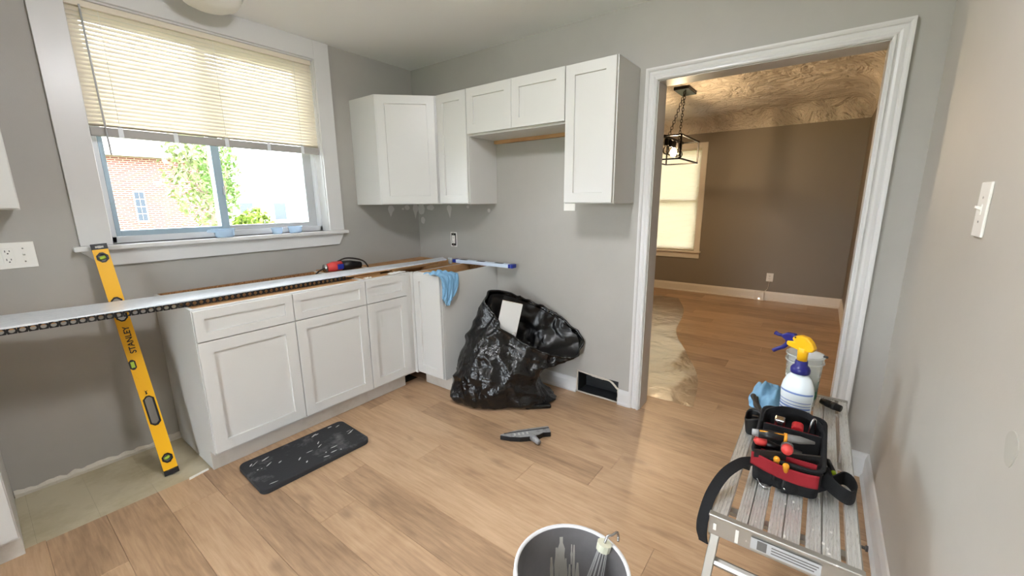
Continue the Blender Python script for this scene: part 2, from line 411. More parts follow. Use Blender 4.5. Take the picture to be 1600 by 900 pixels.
# baseboards
def baseboard(name, a, b, nrm, h=.105, mat='trimwhite'):
    a, b, nrm = Vector(a), Vector(b), Vector(nrm)
    prof = [(0,0),(.024,0),(.024,.012),(.014,.022),(.014,h-.03),(.010,h-.016),(.006,h-.004),(0,h)]
    n_ = len(prof); vs = [tuple(p + nrm*u + Vector((0,0,z))) for p in (a,b) for u,z in prof]
    mb = MB().add(vs, [tuple(range(n_))[::-1], tuple(range(n_,2*n_))] + [(i,(i+1)%n_,n_+(i+1)%n_,n_+i) for i in range(n_)])
    return struct(name, mb, mat)
baseboard('baseboard_doorway', (0,-.91,0), (0,VY0+.004,0), (-1,0,0))
baseboard('baseboard_casing', (0,VY1-.004,0), (0,-2.036,0), (-1,0,0))
baseboard('baseboard_corner', (0,-3.155,0), (0,YR,0), (-1,0,0), .125)
baseboard('baseboard_right', (0,YR,0), (XB,YR,0), (0,1,0), .125)
baseboard('baseboard_far', (DX,DYR,0), (DX,DYL,0), (-1,0,0), .125, 'dtrim')
baseboard('baseboard_dining', (WT,DYR,0), (DX,DYR,0), (0,1,0), .125, 'dtrim')

# cased opening: jamb boards and mitred profiled casing
trim = empty('trim_1', (0,(OY0+OY1)/2,0), kind='structure')
prof = [(0,0),(0,.014),(.006,.020),(.012,.020),(.016,.014),(.022,.011),(.032,.015),(.042,.013),(.048,.011),(.052,.018),(.060,.022),(.068,.022),(.068,0)]
def casing(kind, side):
    xs_ = (lambda d: -d) if side == 0 else (lambda d: WT+d)
    n_ = len(prof); vs = []
    for u, d in prof:
        vs.append({'L':(xs_(d), OY0+u, 0), 'R':(xs_(d), OY1-u, 0), 'H':(xs_(d), OY0+u, OZ+u)}[kind])
    for u, d in prof:
        vs.append({'L':(xs_(d), OY0+u, OZ+u), 'R':(xs_(d), OY1-u, OZ+u), 'H':(xs_(d), OY1-u, OZ+u)}[kind])
    MB().add(vs, [tuple(range(n_))[::-1], tuple(range(n_,2*n_))] + [(i,(i+1)%n_,n_+(i+1)%n_,n_+i) for i in range(n_)]).build('casing_head' if kind == 'H' else 'casing_leg', 'trimwhite', trim)
for s_ in (0,1):
    for k_ in 'LRH': casing(k_, s_)
MB().box(0, WT, OY0-.004, OY0, 0, OZ).build('jamb', 'trimwhite', trim); MB().box(0, WT, OY1, OY1+.004, 0, OZ).build('jamb', 'trimwhite', trim)
MB().box(0, WT, OY1, OY0, OZ-.004, OZ).build('jamb_head', 'trimwhite', trim)

# ------------------------------------------------------------------ kitchen window
win = empty('window_1', ((WX0+WX1)/2, 0, WZ0), kind='structure')
FY0, FY1 = .085, .16
m = MB(); m.box(WX0, WX0+.045, FY0, FY1, WZ0, WZ1); m.box(WX1-.03, WX1, FY0, FY1, WZ0, WZ1); m.box(WX0, WX1, FY0, FY1, WZ0, WZ0+.035); m.box(WX0, WX1, FY0, FY1, WZ1-.04, WZ1)
m.build('window_frame', 'vinyl', win, bevel=.003)
def sash(x0, x1, y, ml, mr, matl='vinyl'):
    mb = MB(); mb.box(x0, x0+ml, y, y+.03, WZ0+.035, WZ1-.04); mb.box(x1-mr, x1, y, y+.03, WZ0+.035, WZ1-.04)
    mb.box(x0+ml, x1-mr, y, y+.03, WZ0+.035, WZ0+.065); mb.box(x0+ml, x1-mr, y, y+.03, WZ1-.07, WZ1-.04)
    s_ = mb.build('sash', matl, win, bevel=.002)
    MB().box(x0+ml, x1-mr, y+.012, y+.016, WZ0+.065, WZ1-.07).build('pane', 'glass', s_)
sash(WX0+.045, -1.475, .088, .02, .045, 'mullion'); sash(-1.52, WX1-.03, .122, .05, .06, 'chan')
MB().box(-1.489,-1.478,.072,.088,1.42,1.47).build('latch', 'chan', win, bevel=.003)
# jamb extension liner between casing and frame
m = MB(); m.box(WX0, WX0+.012, -.001, FY0, WZ0, WZ1); m.box(WX1-.012, WX1, -.001, FY0, WZ0, WZ1); m.box(WX0, WX1, -.001, FY0, WZ1-.012, WZ1)
m.build('window_liner', 'trimwhite', win)
MB().box(-2.172, WX0+.008, -.02, 0, WZ0, H).build('casing_leg', 'trimwhite', win, bevel=.002)
MB().box(WX1-.008, -.752, -.02, 0, WZ0, H).build('casing_leg', 'trimwhite', win, bevel=.002)
MB().box(WX0+.008, WX1-.008, -.02, 0, WZ1-.004, H).build('casing_head', 'trimwhite', win, bevel=.002)
MB().box(-2.2, -.735, -.055, FY0, WZ0-.024, WZ0).build('sill', 'trimwhite', win, bevel=.005)
MB().prism([(-2.178,WZ0-.024),(-.757,WZ0-.024),(-.80,WZ0-.106),(-2.10,WZ0-.106)], -.02, 0, 'y').build('apron', 'trimwhite', win, bevel=.002)

# mini blind in the opening
def slat_mesh(name, L, wd, ang, mat, axis='x'):
    n_ = 5; vs = []
    for e in (-L/2, L/2):
        for i in range(n_):
            s_ = (i/(n_-1)-.5)*wd; b = .0022*(1-(2*i/(n_-1)-1)**2)
            y = s_*math.cos(ang) - b*math.sin(ang); z = s_*math.sin(ang) + b*math.cos(ang)
            vs.append((e, y, z) if axis == 'x' else (y, e, z))
    me = MB().add(vs, [(i, i+1, n_+i+1, n_+i) for i in range(n_-1)]).mesh(name, mat, smooth=True); return me
bx0, bx1 = WX0+.016, WX1-.016; bxc = (bx0+bx1)/2; BY = .030
blind = empty('window_blind', (bxc, BY, WZ1-.012), 'cream mini blind half raised in the kitchen window', 'blind')
MB().box(bx0, bx1, BY-.016, BY+.016, WZ1-.04, WZ1-.012).build('headrail', 'slat', blind, bevel=.002)
me = slat_mesh('slat', bx1-bx0, .025, math.radians(64), 'slat')
zt, zb_ = WZ1-.052, 1.765; NS = 27
for i in range(NS):
    o = bpy.data.objects.new('slat', me); COL.objects.link(o); o.parent = blind
    o.location = Vector((bxc, BY, zt + (zb_-zt)*i/(NS-1))) - blind.location
me2 = slat_mesh('slat', bx1-bx0, .025, math.radians(6), 'slat')
for i in range(4):
    o = bpy.data.objects.new('slat', me2); COL.objects.link(o); o.parent = blind
    o.location = Vector((bxc, BY, 1.762 - i*.003)) - blind.location
rail = MB().box(bx0, bx1, BY-.013, BY+.013, 1.706, 1.750).build('bottom_rail', 'railgrey', blind, bevel=.003)
for x in (-1.93, -1.70, -1.45, -1.21, -.99):
    MB().box(x-.010, x+.010, BY-.0145, BY-.0125, 1.705, 1.756).build('tape_clip', 'vinyl', rail)
for x in (-1.93, -1.45, -.99):
    MB().tube([(x, BY-.0125, zt+.01), (x, BY-.0125, 1.72)], .0011, 5).build('ladder_cord', 'paper', blind)
    MB().tube([(x+.004, BY+.0125, zt+.01), (x+.004, BY+.0125, 1.72)], .0011, 5).build('ladder_cord', 'paper', blind)
MB().tube([(-1.995, BY-.024, 2.30), (-1.992, BY-.030, 1.95), (-1.988, BY-.036, 1.615)], .0042, 6).build('tilt_wand', 'chan', blind, smooth=True)

# clear tubs on the sill
def tub(x, y, rx, ry, h, label, spout=False):
    t = empty('plastic_tub', (x, y, WZ0), label, 'container', 'clear tubs on the window sill')
    p = [(.8,0),(.9,.15),(1,.9),(1.06,1),(1.0,.985),(.86,.2),(.78,.04)]
    MB().lathe([(r_, z*h) for r_, z in p], (x,y,WZ0), 20, rx, ry).build('tub_body', 'clearblue', t, smooth=True)
    MB().lathe([(1.03,h*.96),(1.10,h*.96),(1.10,h*1.03),(1.03,h*1.03)], (x,y,WZ0), 20, rx, ry, cap=(0,0)).build('tub_rim', 'clearblue', t)
    if spout: MB().prism([(x-rx*1.55,y),(x-rx*.9,y-ry*.6),(x-rx*.9,y+ry*.6)], WZ0+h*.62, WZ0+h*.98).build('tub_spout', 'clearblue', t)
tub(-1.545, -.012, .058, .032, .052, 'largest clear plastic tub on the sill under the window mullion', True)
tub(-1.235, -.008, .036, .030, .042, 'small clear tub on the sill, middle of the three')
tub(-1.115, -.008, .048, .030, .046, 'clear tub on the sill nearest the right window casing')

# ------------------------------------------------------------------ cabinets
def shaker(name, parent, o, u, n_, w_, h_, fw_=.057, t=.019, label=None):
    """door with a recessed panel; o = lower corner on the back face, u = width direction, n_ = outward normal"""
    o, u, n_ = Vector(o), Vector(u), Vector(n_); z = Vector((0,0,1))
    Mx = Matrix.Identity(4)
    for i, a in enumerate((u, n_, z)): Mx.col[i].xyz = a
    Mx.translation = o
    m = MB()
    # ring with bevelled inner edge
    O = [(0,0),(w_,0),(w_,h_),(0,h_)]; I = [(fw_,fw_),(w_-fw_,fw_),(w_-fw_,h_-fw_),(fw_,h_-fw_)]; J = [(fw_+.002,fw_+.002),(w_-fw_-.002,fw_+.002),(w_-fw_-.002,h_-fw_-.002),(fw_+.002,h_-fw_-.002)]
    e = .0015; Oe = [(e,e),(w_-e,e),(w_-e,h_-e),(e,h_-e)]
    vs = [(a,0,b) for a,b in O] + [(a,t-e,b) for a,b in O] + [(a,t,b) for a,b in Oe] + [(a,t,b) for a,b in I] + [(a,t-.011,b) for a,b in J]
    fs = [(3,2,1,0)]
    for l in range(4): fs += [(l*4+i, l*4+(i+1)%4, l*4+4+(i+1)%4, l*4+4+i) for i in range(4)]
    m.add(vs, fs, 0, Mx); d = m.build(name, 'white', parent)
    MB().box(fw_+.0005, w_-fw_-.0005, t-.015, t-.0105, fw_+.0005, h_-fw_-.0005, 0, Mx).build('panel', 'white', d)
    if label: d['label'] = label
    return d
G = .0015
def base_box(root, x0, x1, y0, y1, front, zt=.876, sides=(1,1)):
    """open-topped carcass; front 'y' faces -y (y0 is the front), front 'x' faces -x (x0 is the front)"""
    t = .016
    if front == 'y':
        for x in (x0, x1-t):
            MB().prism([(y0+.019,.11),(y0+.075,.11),(y0+.075,0),(y1,0),(y1,zt),(y0+.019,zt)], x, x+t, 'x').build('side_panel', 'white', root)
        MB().box(x0+t, x1-t, y0+.019, y1-.006, .11, .125).build('bottom_panel', 'ply', root)
        MB().box(x0+t, x1-t, y1-.02, y1-.006, .126, zt-.02).build('back_panel', 'ply', root)
        MB().box(x0+t, x1-t, y1-.022, y1-.003, zt-.09, zt).build('back_rail', 'particle', root)
        MB().box(x0+t, x1-t, y0+.02, y0+.11, zt-.016, zt-.002).build('stretcher', 'ply', root)
        for x in (x0+t, x1-t-.003): MB().box(x, x+.003, y0+.02, y1-.022, .126, zt-.001).build('inner_lining', 'ply', root)
        m = MB(); m.box(x0, x0+.038, y0, y0+.019, .11, zt); m.box(x1-.038, x1, y0, y0+.019, .11, zt); m.box(x0+.038, x1-.038, y0, y0+.019, zt-.038, zt); m.box(x0+.038, x1-.038, y0, y0+.019, .11, .148)
        m.build('face_frame', 'white', root, bevel=.001)
        MB().box(x0+.0, x1-.0, y0+.068, y0+.075, 0.0, .11).build('toe_kick', 'kick', root)
    else:
        for y in (y0, y1-t):
            MB().prism([(x0+.019,.11),(x0+.075,.11),(x0+.075,0),(x1,0),(x1,zt),(x0+.019,zt)], y, y+t, 'y').build('side_panel', 'white', root)
        MB().box(x0+.019, x1-.006, y0+t, y1-t, .11, .125).build('bottom_panel', 'ply', root)
        MB().box(x1-.02, x1-.006, y0+t, y1-t, .126, zt-.02).build('back_panel', 'ply', root)
        MB().box(x1-.022, x1-.003, y0+t, y1-t, zt-.09, zt).build('back_rail', 'particle', root)
        MB().box(x0+.02, x0+.11, y0+t, y1-t, zt-.016, zt-.002).build('stretcher', 'ply', root)
        for y in (y0+t, y1-t-.003): MB().box(x0+.02, x1-.022, y, y+.003, .126, zt-.001).build('inner_lining', 'ply', root)
        m = MB(); m.box(x0, x0+.019, y0, y0+.038, .11, zt); m.box(x0, x0+.019, y1-.038, y1, .11, zt); m.box(x0, x0+.019, y0+.038, y1-.038, zt-.038, zt); m.box(x0, x0+.019, y0+.038, y1-.038, .11, .148)
        m.build('face_frame', 'white', root, bevel=.001)
        MB().box(x0+.068, x0+.075, y0, y1, 0, .11).build('toe_kick', 'kick', root)
YF = -.604; X = Vector((1,0,0)); Yv = Vector((0,1,0))
sink = empty('base_cabinet', (-1.468,-.3,0), 'wide white base cabinet with two drawer fronts and two doors under the window', 'cabinet', 'white base cabinets')
base_box(sink, -1.931, -1.006, YF, -.002, 'y')
for a, b in ((-1.928,-1.4695),(-1.4655,-1.008)):
    shaker('drawer_front', sink, (a, YF, .716), X, -Yv, b-a, .153, .042)
    shaker('door', sink, (a, YF, .125), X, -Yv, b-a, .586)
nar = empty('base_cabinet', (-.84,-.3,0), 'narrow white base cabinet with one drawer and one door left of the corner', 'cabinet', 'white base cabinets')
base_box(nar, -1.005, -.676, YF, -.002, 'y')
shaker('drawer_front', nar, (-1.003, YF, .716), X, -Yv, .325, .153, .042); shaker('door', nar, (-1.003, YF, .125), X, -Yv, .325, .586)
MB().box(-.675, -.628, YF, YF+.019, .11, .876).build('filler_strip', 'white', nar)
corner = empty('base_cabinet', (-.3,-.77,0), 'white base cabinet beside the black bag, its plain end panel facing the room', 'cabinet', 'white base cabinets')
base_box(corner, -.608, -.003, -.907, -.62, 'x')
MB().box(-.628,-.609,-.632,-.605,.11,.876).build('filler_strip', 'white', corner)
shaker('door', corner, (-.608, -.636, .125), -Yv, -X, .268, .748)
# blind corner box behind, open top with raw edges
blindc = empty('corner_box', (-.33,-.3,0), 'raw plywood corner box with open top between the base cabinets', 'cabinet')
m = MB(); m.box(-.66, -.02, -.02, -.004, .0, .872); m.box(-.02, -.004, -.58, -.004, 0, .872)
m.build('back_panel', 'ply', blindc); MB().box(-.66, -.022, -.58, -.022, .1, .115).build('bottom_panel', 'ply', blindc)
m = MB(); m.box(-.66,-.641,-.58,-.022,.116,.872); m.build('side_panel', 'ply', blindc)
MB().box(-.60, -.04, -.10, -.024, .80, .872).build('nailing_cleat', 'ply', blindc)
# left cabinets at the frame edge
lb = empty('base_cabinet', (-2.88,-.3,0), 'white base cabinet cut off by the left edge, below the outlet', 'cabinet', 'white base cabinets')
base_box(lb, -3.18, -2.578, YF, -.002, 'y')
shaker('drawer_front', lb, (-3.177, YF, .716), X, -Yv, .596, .153, .042); shaker('door', lb, (-3.177, YF, .125), X, -Yv, .596, .586)

def wall_box(root, x0, x1, y0, y1, z0, z1, under='white'):
    m = MB(); m.box(x0, x1, y0, y1, z0+.012, z1); m.build('carcass', 'white', root, bevel=.001)
    MB().box(x0+.004, x1, y0, y1, z0, z0+.012).build('bottom_panel', under, root)
ZB, ZT = 1.350, 2.112; D = .305
# diagonal corner wall cabinet
cw = empty('wall_cabinet', (-.25,-.25,ZB), 'diagonal white wall cabinet across the room corner', 'cabinet', 'white wall cabinets')
poly = [(0,0),(-.61,0),(-.61,-D),(-D,-.61),(0,-.61)]
poly = [(a-.001 if a == 0 else a, b-.001 if b == 0 else b) for a, b in poly]
MB().prism(poly, ZB, ZT).build('carcass', 'white', cw, bevel=.001)
u = Vector((.305,-.305,0)).normalized(); n_ = Vector((-1,-1,0)).normalized(); Ld = .305*math.sqrt(2)
shaker('door', cw, Vector((-.61,-D,ZB+.005))+u*.012+n_*.0005, u, n_, Ld-.024, ZT-ZB-.010)
w1 = empty('wall_cabinet', (-.15,-.765,ZB), 'narrow white wall cabinet next to the diagonal corner one', 'cabinet', 'white wall cabinets')
wall_box(w1, -D, -.001, -.918, -.612, ZB, ZT); shaker('door', w1, (-D-.0005, -.632, ZB+.005), -Yv, -X, .282, ZT-ZB-.010)
w2 = empty('wall_cabinet', (-.15,-1.30,1.82), 'short wide white wall cabinet with two small doors', 'cabinet', 'white wall cabinets')
wall_box(w2, -D, -.001, -1.684, -.919, 1.806, ZT)
MB().box(-.03, -.002, -1.683, -.92, 1.783, 1.8055).build('hanging_rail', 'ply', w2)
shaker('door', w2, (-D-.0005, -.921, 1.818), -Yv, -X, .379, ZT-1.818-.004); shaker('door', w2, (-D-.0005, -1.302, 1.818), -Yv, -X, .380, ZT-1.818-.004)
w3 = empty('wall_cabinet', (-.15,-1.84,ZB), 'tall narrow white wall cabinet beside the doorway casing', 'cabinet', 'white wall cabinets')
wall_box(w3, -D, -.001, -1.995, -1.685, ZB, ZT); shaker('door', w3, (-D-.0005, -1.688, ZB+.005), -Yv, -X, .301, ZT-ZB-.010)
wl = empty('wall_cabinet', (-2.6,-.15,ZB), 'white wall cabinet cut off by the left edge of the picture', 'cabinet', 'white wall cabinets')
wall_box(wl, -2.90, -2.352, -D, -.001, ZB, ZT); shaker('door', wl, (-2.897, -D-.0005, ZB+.005), X, -Yv, .542, ZT-ZB-.010)

# ------------------------------------------------------------------ electrics
def wallplate(name, label, cat, c, nrm, wdt, hgt, kind, bare=False):
    """c centre on the wall face, nrm outward normal"""
    nrm = Vector(nrm); uu = Vector((0,0,1)).cross(nrm).normalized()
    r_ = empty(name, c, label, cat); Mx = Matrix.Identity(4)
    for i, a in enumerate((uu, nrm, Vector((0,0,1)))): Mx.col[i].xyz = a
    if not bare:
        MB().box(-wdt/2, wdt/2, 0, .006, -hgt/2, hgt/2, 0, Mx).build('face_plate', 'plate', r_, world=False, bevel=.002)
    else:
        MB().box(-wdt/2, wdt/2, 0, .002, -hgt/2, hgt/2, 0, Mx).build('wall_box', 'plate', r_, world=False)
        MB().box(-wdt/2+.008, wdt/2-.008, .002, .003, -hgt/2+.008, hgt/2-.008, 0, Mx).build('box_opening', 'slot', r_, world=False)
    def outlet(cx):
        b = MB().box(cx-.017, cx+.017, .004 if not bare else .003, .0085, -.034, .034, 0, Mx).build('receptacle', 'plate', r_, world=False, bevel=.0015)
        for dz in (-.019, .019):
            for dx, h_ in ((-.007,.009),(.006,.007)):
                MB().box(cx+dx-.0012, cx+dx+.0012, .0083, .0089, dz-h_/2+.002, dz+h_/2+.002, 0, Mx).build('slot', 'slot', b, world=False)
            MB().lathe([(.0028,0),(.0028,.0006)], (0,0,0), 8, mat=Mx @ Matrix.Translation((cx,.0083,dz-.009)) @ Matrix.Rotation(-math.pi/2,4,'X')).build('slot', 'slot', b, world=False)
    def toggle(cx):
        b = MB().box(cx-.006, cx+.006, .0055, .0075, -.013, .013, 0, Mx).build('switch_slot', 'plate', r_, world=False)
        MB().prism([(.006,-.003),(.018,.004),(.017,.010),(.006,.007)], cx-.004, cx+.004, 'x', 0, Mx).build('toggle', 'plate', b, world=False, bevel=.001)
        for dz in (-.03, .03): MB().lathe([(.003,0),(.003,.001)], (0,0,0), 8, mat=Mx @ Matrix.Translation((cx,.0058,dz)) @ Matrix.Rotation(-math.pi/2,4,'X')).build('screw', 'steel', r_, world=False)
    for k_, cx in kind: (outlet if k_ == 'o' else toggle)(cx)
    if bare:
        for dz in (-.048, .048): MB().lathe([(.009,0),(.009,.003)], (0,0,0), 8, mat=Mx @ Matrix.Translation((0,.0031,dz)) @ Matrix.Rotation(-math.pi/2,4,'X')).build('mounting_ear', 'steel', r_, world=False)
    return r_
wallplate('outlet_plate', 'white double plate with outlet and switch on the wall left of the window', 'outlet', (-2.381,0,1.144), (0,-1,0), .122, .118, [('o',-.023),('t',.024)])
wallplate('bare_outlet', 'uncovered white outlet in the wall above the corner base cabinet', 'outlet', (0,-.438,1.053), (-1,0,0), .070, .122, [('o',0)], True)
wallplate('blank_plate', 'small white plate half hidden under the tall narrow wall cabinet', 'outlet', (0,-1.55,1.36), (-1,0,0), .085, .12, [])
wallplate('switch_plate', 'white switch plate on the bright right hand wall', 'switch', (-.967,YR,1.337), (0,1,0), .080, .135, [('t',0)])
wallplate('outlet_plate', 'white outlet on the brown dining room wall', 'outlet', (DX,-2.452,.32), (-1,0,0), .080, .115, [('o',0)])
plug = empty('plug_in_monitor', (DX-.04,-2.356,0.0), 'small white box with a light standing against the far baseboard', 'device')
MB().box(DX-.065, DX-.026, -2.415, -2.297, .0, .122).build('case', 'dtrim', plug, bevel=.008); MB().box(DX-.0665, DX-.065, -2.367, -2.35, .018, .032).build('indicator', 'led', plug)
MB().tube(crom([(DX-.03,-2.40,.118),(DX-.028,-2.44,.16),(DX-.02,-2.452,.24),(DX-.012,-2.452,.295)],5), .003, 6).build('cord', 'dtrim', plug)

# vent hole in the wall: metal boot and torn drywall edge
vent = empty('floor_vent_opening', (0,-1.8,0), 'open dark duct hole with torn edges at the foot of the wall', 'vent')
m = MB(); m.box(.006, WT-.006, VY0-.006, VY0-.002, .004, VZ-.004); m.box(.006, WT-.006, VY1+.002, VY1+.006, .004, VZ-.004); m.box(.006, WT-.006, VY1, VY0, VZ-.006, VZ-.002); m.box(WT-.010, WT-.006, VY1, VY0, .004, VZ-.004); m.box(.006, WT-.006, VY1, VY0, .001, .004)
m.build('duct_boot', 'duct', vent)
def torn(pts, amp, sd):
    P_ = crom(pts, 10); mb = MB(); n_ = len(P_); vs = []
    for i, p in enumerate(P_):
        a = amp*(.6 + .9*abs(noise.noise(Vector((i*.9, sd, 0))))); b = amp*.7*noise.noise(Vector((i*1.3, sd+5, 0)))
        d = Vector((0,-1.8,.08)) - p; d.x = 0; d.normalize()
        vs += [tuple(p - d*(a*.6)+Vector((-.001,0,0))), tuple(p - d*b*.2 + Vector((-.012-.006*b/amp,0,0))), tuple(p + d*a + Vector((-.006,0,0))), tuple(p + d*a*.4+Vector((.006,0,0)))]
    fs = [(i*4+k_, i*4+k_+1, i*4+k_+5, i*4+k_+4) for i in range(n_-1) for k_ in range(3)]
    return mb.add(vs, fs)
torn([(0,VY0,.165),(0,-1.72,.158),(0,-1.82,.152),(0,-1.90,.146),(0,VY1,.10)], .012, 1).build('torn_edge', 'drywall_edge', vent)
torn([(0,VY1,.11),(0,VY1-.002,.06),(0,VY1,.004)], .007, 2).build('torn_edge', 'drywall_edge', vent)
torn([(0,VY0,.166),(0,VY0+.004,.08),(0,VY0,.004)], .006, 3).build('torn_edge', 'drywall_edge', vent)
torn([(0,VY0,.006),(0,-1.75,.004),(0,-1.86,.006),(0,VY1,.004)], .006, 4).build('torn_edge', 'drywall_edge', vent)

# ------------------------------------------------------------------ lamps
def dome(x, y, label, mat, r=.15, k=1.):
    t = empty('ceiling_light', (x,y,H), label, 'lamp')
    MB().lathe([(.0,0),(r*1.06,0),(r*1.10,-.012),(r*1.06,-.026),(r,-.026)], (x,y,H), 40).build('base_ring', 'white', t, smooth=True)
    MB().lathe([(r*1.02,-.020)] + [(r*a, -.02-b*k) for a, b in ((1.02,.014),(.97,.032),(.84,.052),(.6,.068),(.3,.076),(.0005,.078))], (x,y,H), 40).build('glass_shade', mat, t, smooth=True)
    return t
dome(-1.535, -.262, 'round white ceiling light close to the window', 'shade', .140)
dome(-1.78, -2.06, 'lit round ceiling light in the middle of the kitchen ceiling', 'glow', .13, 1.6)

# dining pendant
px0, px1, py0, py1, pz0, pz1 = 1.95, 2.65, -1.715, -1.37, 1.775, 2.005
pen = empty('pendant_light', (2.3,-1.62,DH), 'black open box frame pendant with a glowing bulb in the dining room', 'lamp')
b_ = .007
for z in (pz0, pz1):
    for (a, c) in (((px0,py0),(px1,py0)),((px0,py1),(px1,py1)),((px0,py0),(px0,py1)),((px1,py0),(px1,py1))):
        MB().box(min(a[0],c[0])-b_, max(a[0],c[0])+b_, min(a[1],c[1])-b_, max(a[1],c[1])+b_, z-b_, z+b_).build('frame_bar', 'blackmetal', pen)
for x in (px0, px1):
    for y in (py0, py1): MB().box(x-b_, x+b_, y-b_, y+b_, pz0, pz1).build('frame_post', 'blackmetal', pen)
pyc = (py0+py1)/2
MB().box(px0, px1, pyc-.012, pyc+.012, pz1-.012, pz1+.012).build('cross_bar', 'blackmetal', pen)
cyl = -1.625
MB().box(2.14, 2.46, cyl-.075, cyl+.075, DH-.03, DH).build('canopy', 'blackmetal', pen, bevel=.004)
for i, x in enumerate((px0+.10, px0+.23, px0+.36, px0+.49, px0+.60)):
    MB().lathe([(.022,-.075),(.022,-.01),(.012,0)], (x,pyc,pz1-.01), 12).build('socket', 'blackmetal', pen)
    if i == 2: MB().lathe([(.001,-.165),(.022,-.155),(.034,-.13),(.030,-.105),(.016,-.08),(.014,-.074)], (x,pyc,pz1-.01), 14).build('lit_bulb', 'bulb', pen, smooth=True)
    else: MB().lathe([(.001,-.165),(.022,-.155),(.034,-.13),(.030,-.105),(.016,-.08),(.014,-.074)], (x,pyc,pz1-.01), 14).build('bulb', 'glass', pen, smooth=True)
ring = MB().tube([(.011*math.cos(t),0,.019*math.sin(t)) for t in [i*math.pi/5 for i in range(10)]], .0032, 5, closed=True).mesh('chain_link', 'blackmetal')
for x0_, y0_, x1_, y1_ in ((2.20, cyl-.03, px0+.16, pyc), (2.40, cyl+.03, px1-.16, pyc)):
    a, c = Vector((x0_,y0_,DH-.03)), Vector((x1_,y1_,pz1+.012)); n2 = int((a-c).length/.029)
    for i in range(n2+1):
        o = bpy.data.objects.new('chain_link', ring); COL.objects.link(o); o.parent = pen
        o.location = a.lerp(c, i/n2) - pen.location; o.rotation_euler = (0, 0, math.pi/2*(i % 2)+.4)

# dining window with blind
dwin = empty('window_2', (DX,(DW[0]+DW[1])/2,DW[2]), kind='structure')
MB().box(DX-.02, DX, DW[0]-.075, DW[0], DW[2]-.02, DW[3]+.075).build('casing_leg', 'dtrim', dwin, bevel=.002); MB().box(DX-.02, DX, DW[1], DW[1]+.075, DW[2]-.02, DW[3]+.075).build('casing_leg', 'dtrim', dwin, bevel=.002)
MB().box(DX-.02, DX, DW[0], DW[1], DW[3], DW[3]+.075).build('casing_head', 'dtrim', dwin, bevel=.002)
MB().box(DX-.05, DX+.05, DW[0]-.09, DW[1]+.09, DW[2]-.025, DW[2]).build('sill', 'dtrim', dwin, bevel=.003); MB().box(DX-.018, DX, DW[0]-.075, DW[1]+.075, DW[2]-.11, DW[2]-.025).build('apron', 'dtrim', dwin, bevel=.002)
m = MB(); m.box(DX+.08,DX+.13,DW[0],DW[0]+.04,DW[2],DW[3]); m.box(DX+.08,DX+.13,DW[1]-.04,DW[1],DW[2],DW[3]); m.box(DX+.08,DX+.13,DW[0],DW[1],DW[2],DW[2]+.04); m.box(DX+.08,DX+.13,DW[0],DW[1],DW[3]-.04,DW[3]); m.box(DX+.08,DX+.13,DW[0],DW[1],1.33,1.37)
m.build('sash', 'vinyl', dwin); MB().box(DX+.10,DX+.104,DW[0]+.04,DW[1]-.04,DW[2]+.04,DW[3]-.04).build('pane', 'glass', dwin)
db = empty('window_blind', (DX+.03,(DW[0]+DW[1])/2,DW[3]), 'closed cream mini blind in the dining room window', 'blind')
MB().box(DX+.015, DX+.045, DW[0]+.008, DW[1]-.008, DW[3]-.03, DW[3]).build('headrail', 'slat_dining', db)
me3 = slat_mesh('slat', DW[1]-DW[0]-.02, .025, math.radians(-67), 'slat_dining', 'y')
nn = 66
for i in range(nn):
    o = bpy.data.objects.new('slat', me3); COL.objects.link(o); o.parent = db
    o.location = Vector((DX+.03,(DW[0]+DW[1])/2, DW[3]-.045 - i*(DW[3]-DW[2]-.075)/(nn-1))) - db.location
MB().box(DX+.018, DX+.042, DW[0]+.01, DW[1]-.01, DW[2]+.002, DW[2]+.018).build('bottom_rail', 'slat_dining', db)

# clear film lying rumpled on the dining floor
def filmfn(u, v):
    x = .22 + u*3.2; y = -2.46 + .30*x + v*1.75 + .10*noise.noise(Vector((u*3, v*3, 9)))
    p = Vector((x*1.7, y*2.3, 1.5)); r_ = abs(noise.noise(p)) ; q = abs(noise.noise(p*2.7+Vector((4,1,0))))
    z = .002 + .010*max(0, .35-r_)**1.5*3 + .005*max(0, .3-q)*2
    return (x, y, z)
f_ = MB().grid(filmfn, 90, 70).build('plastic_film', 'film', None, smooth=True, loc=(1.5,-1.4,0))
if f_.data.polygons[0].normal.z < 0: f_.data.flip_normals()
tag(f_, 'clear crinkled plastic film laid on the dining room floor', 'plastic film')

# ------------------------------------------------------------------ straightedge across the cabinets
se = empty('straightedge_board', (-1.4,-.4,.876), 'long silvery straightedge board with a perforated black strip lying across the base cabinets', 'straightedge')
tp = [(-2.75,-.455),(-2.48,-.466),(-2.0,-.505),(-1.3,-.508),(-.5,-.522),(-.17,-.515),(-.10,-.395),(-.38,-.388),(-.87,-.345),(-1.25,-.310),(-1.96,-.262),(-2.29,-.215),(-2.48,-.176),(-2.75,-.15)]
MB().prism(tp, .9005, .9085).build('top_skin', 'alub', se, bevel=.001)
MB().prism([(x, y+(.003 if y < -.4 else -.003)) for x, y in tp], .8935, .9).build('wood_core', 'ply', se)
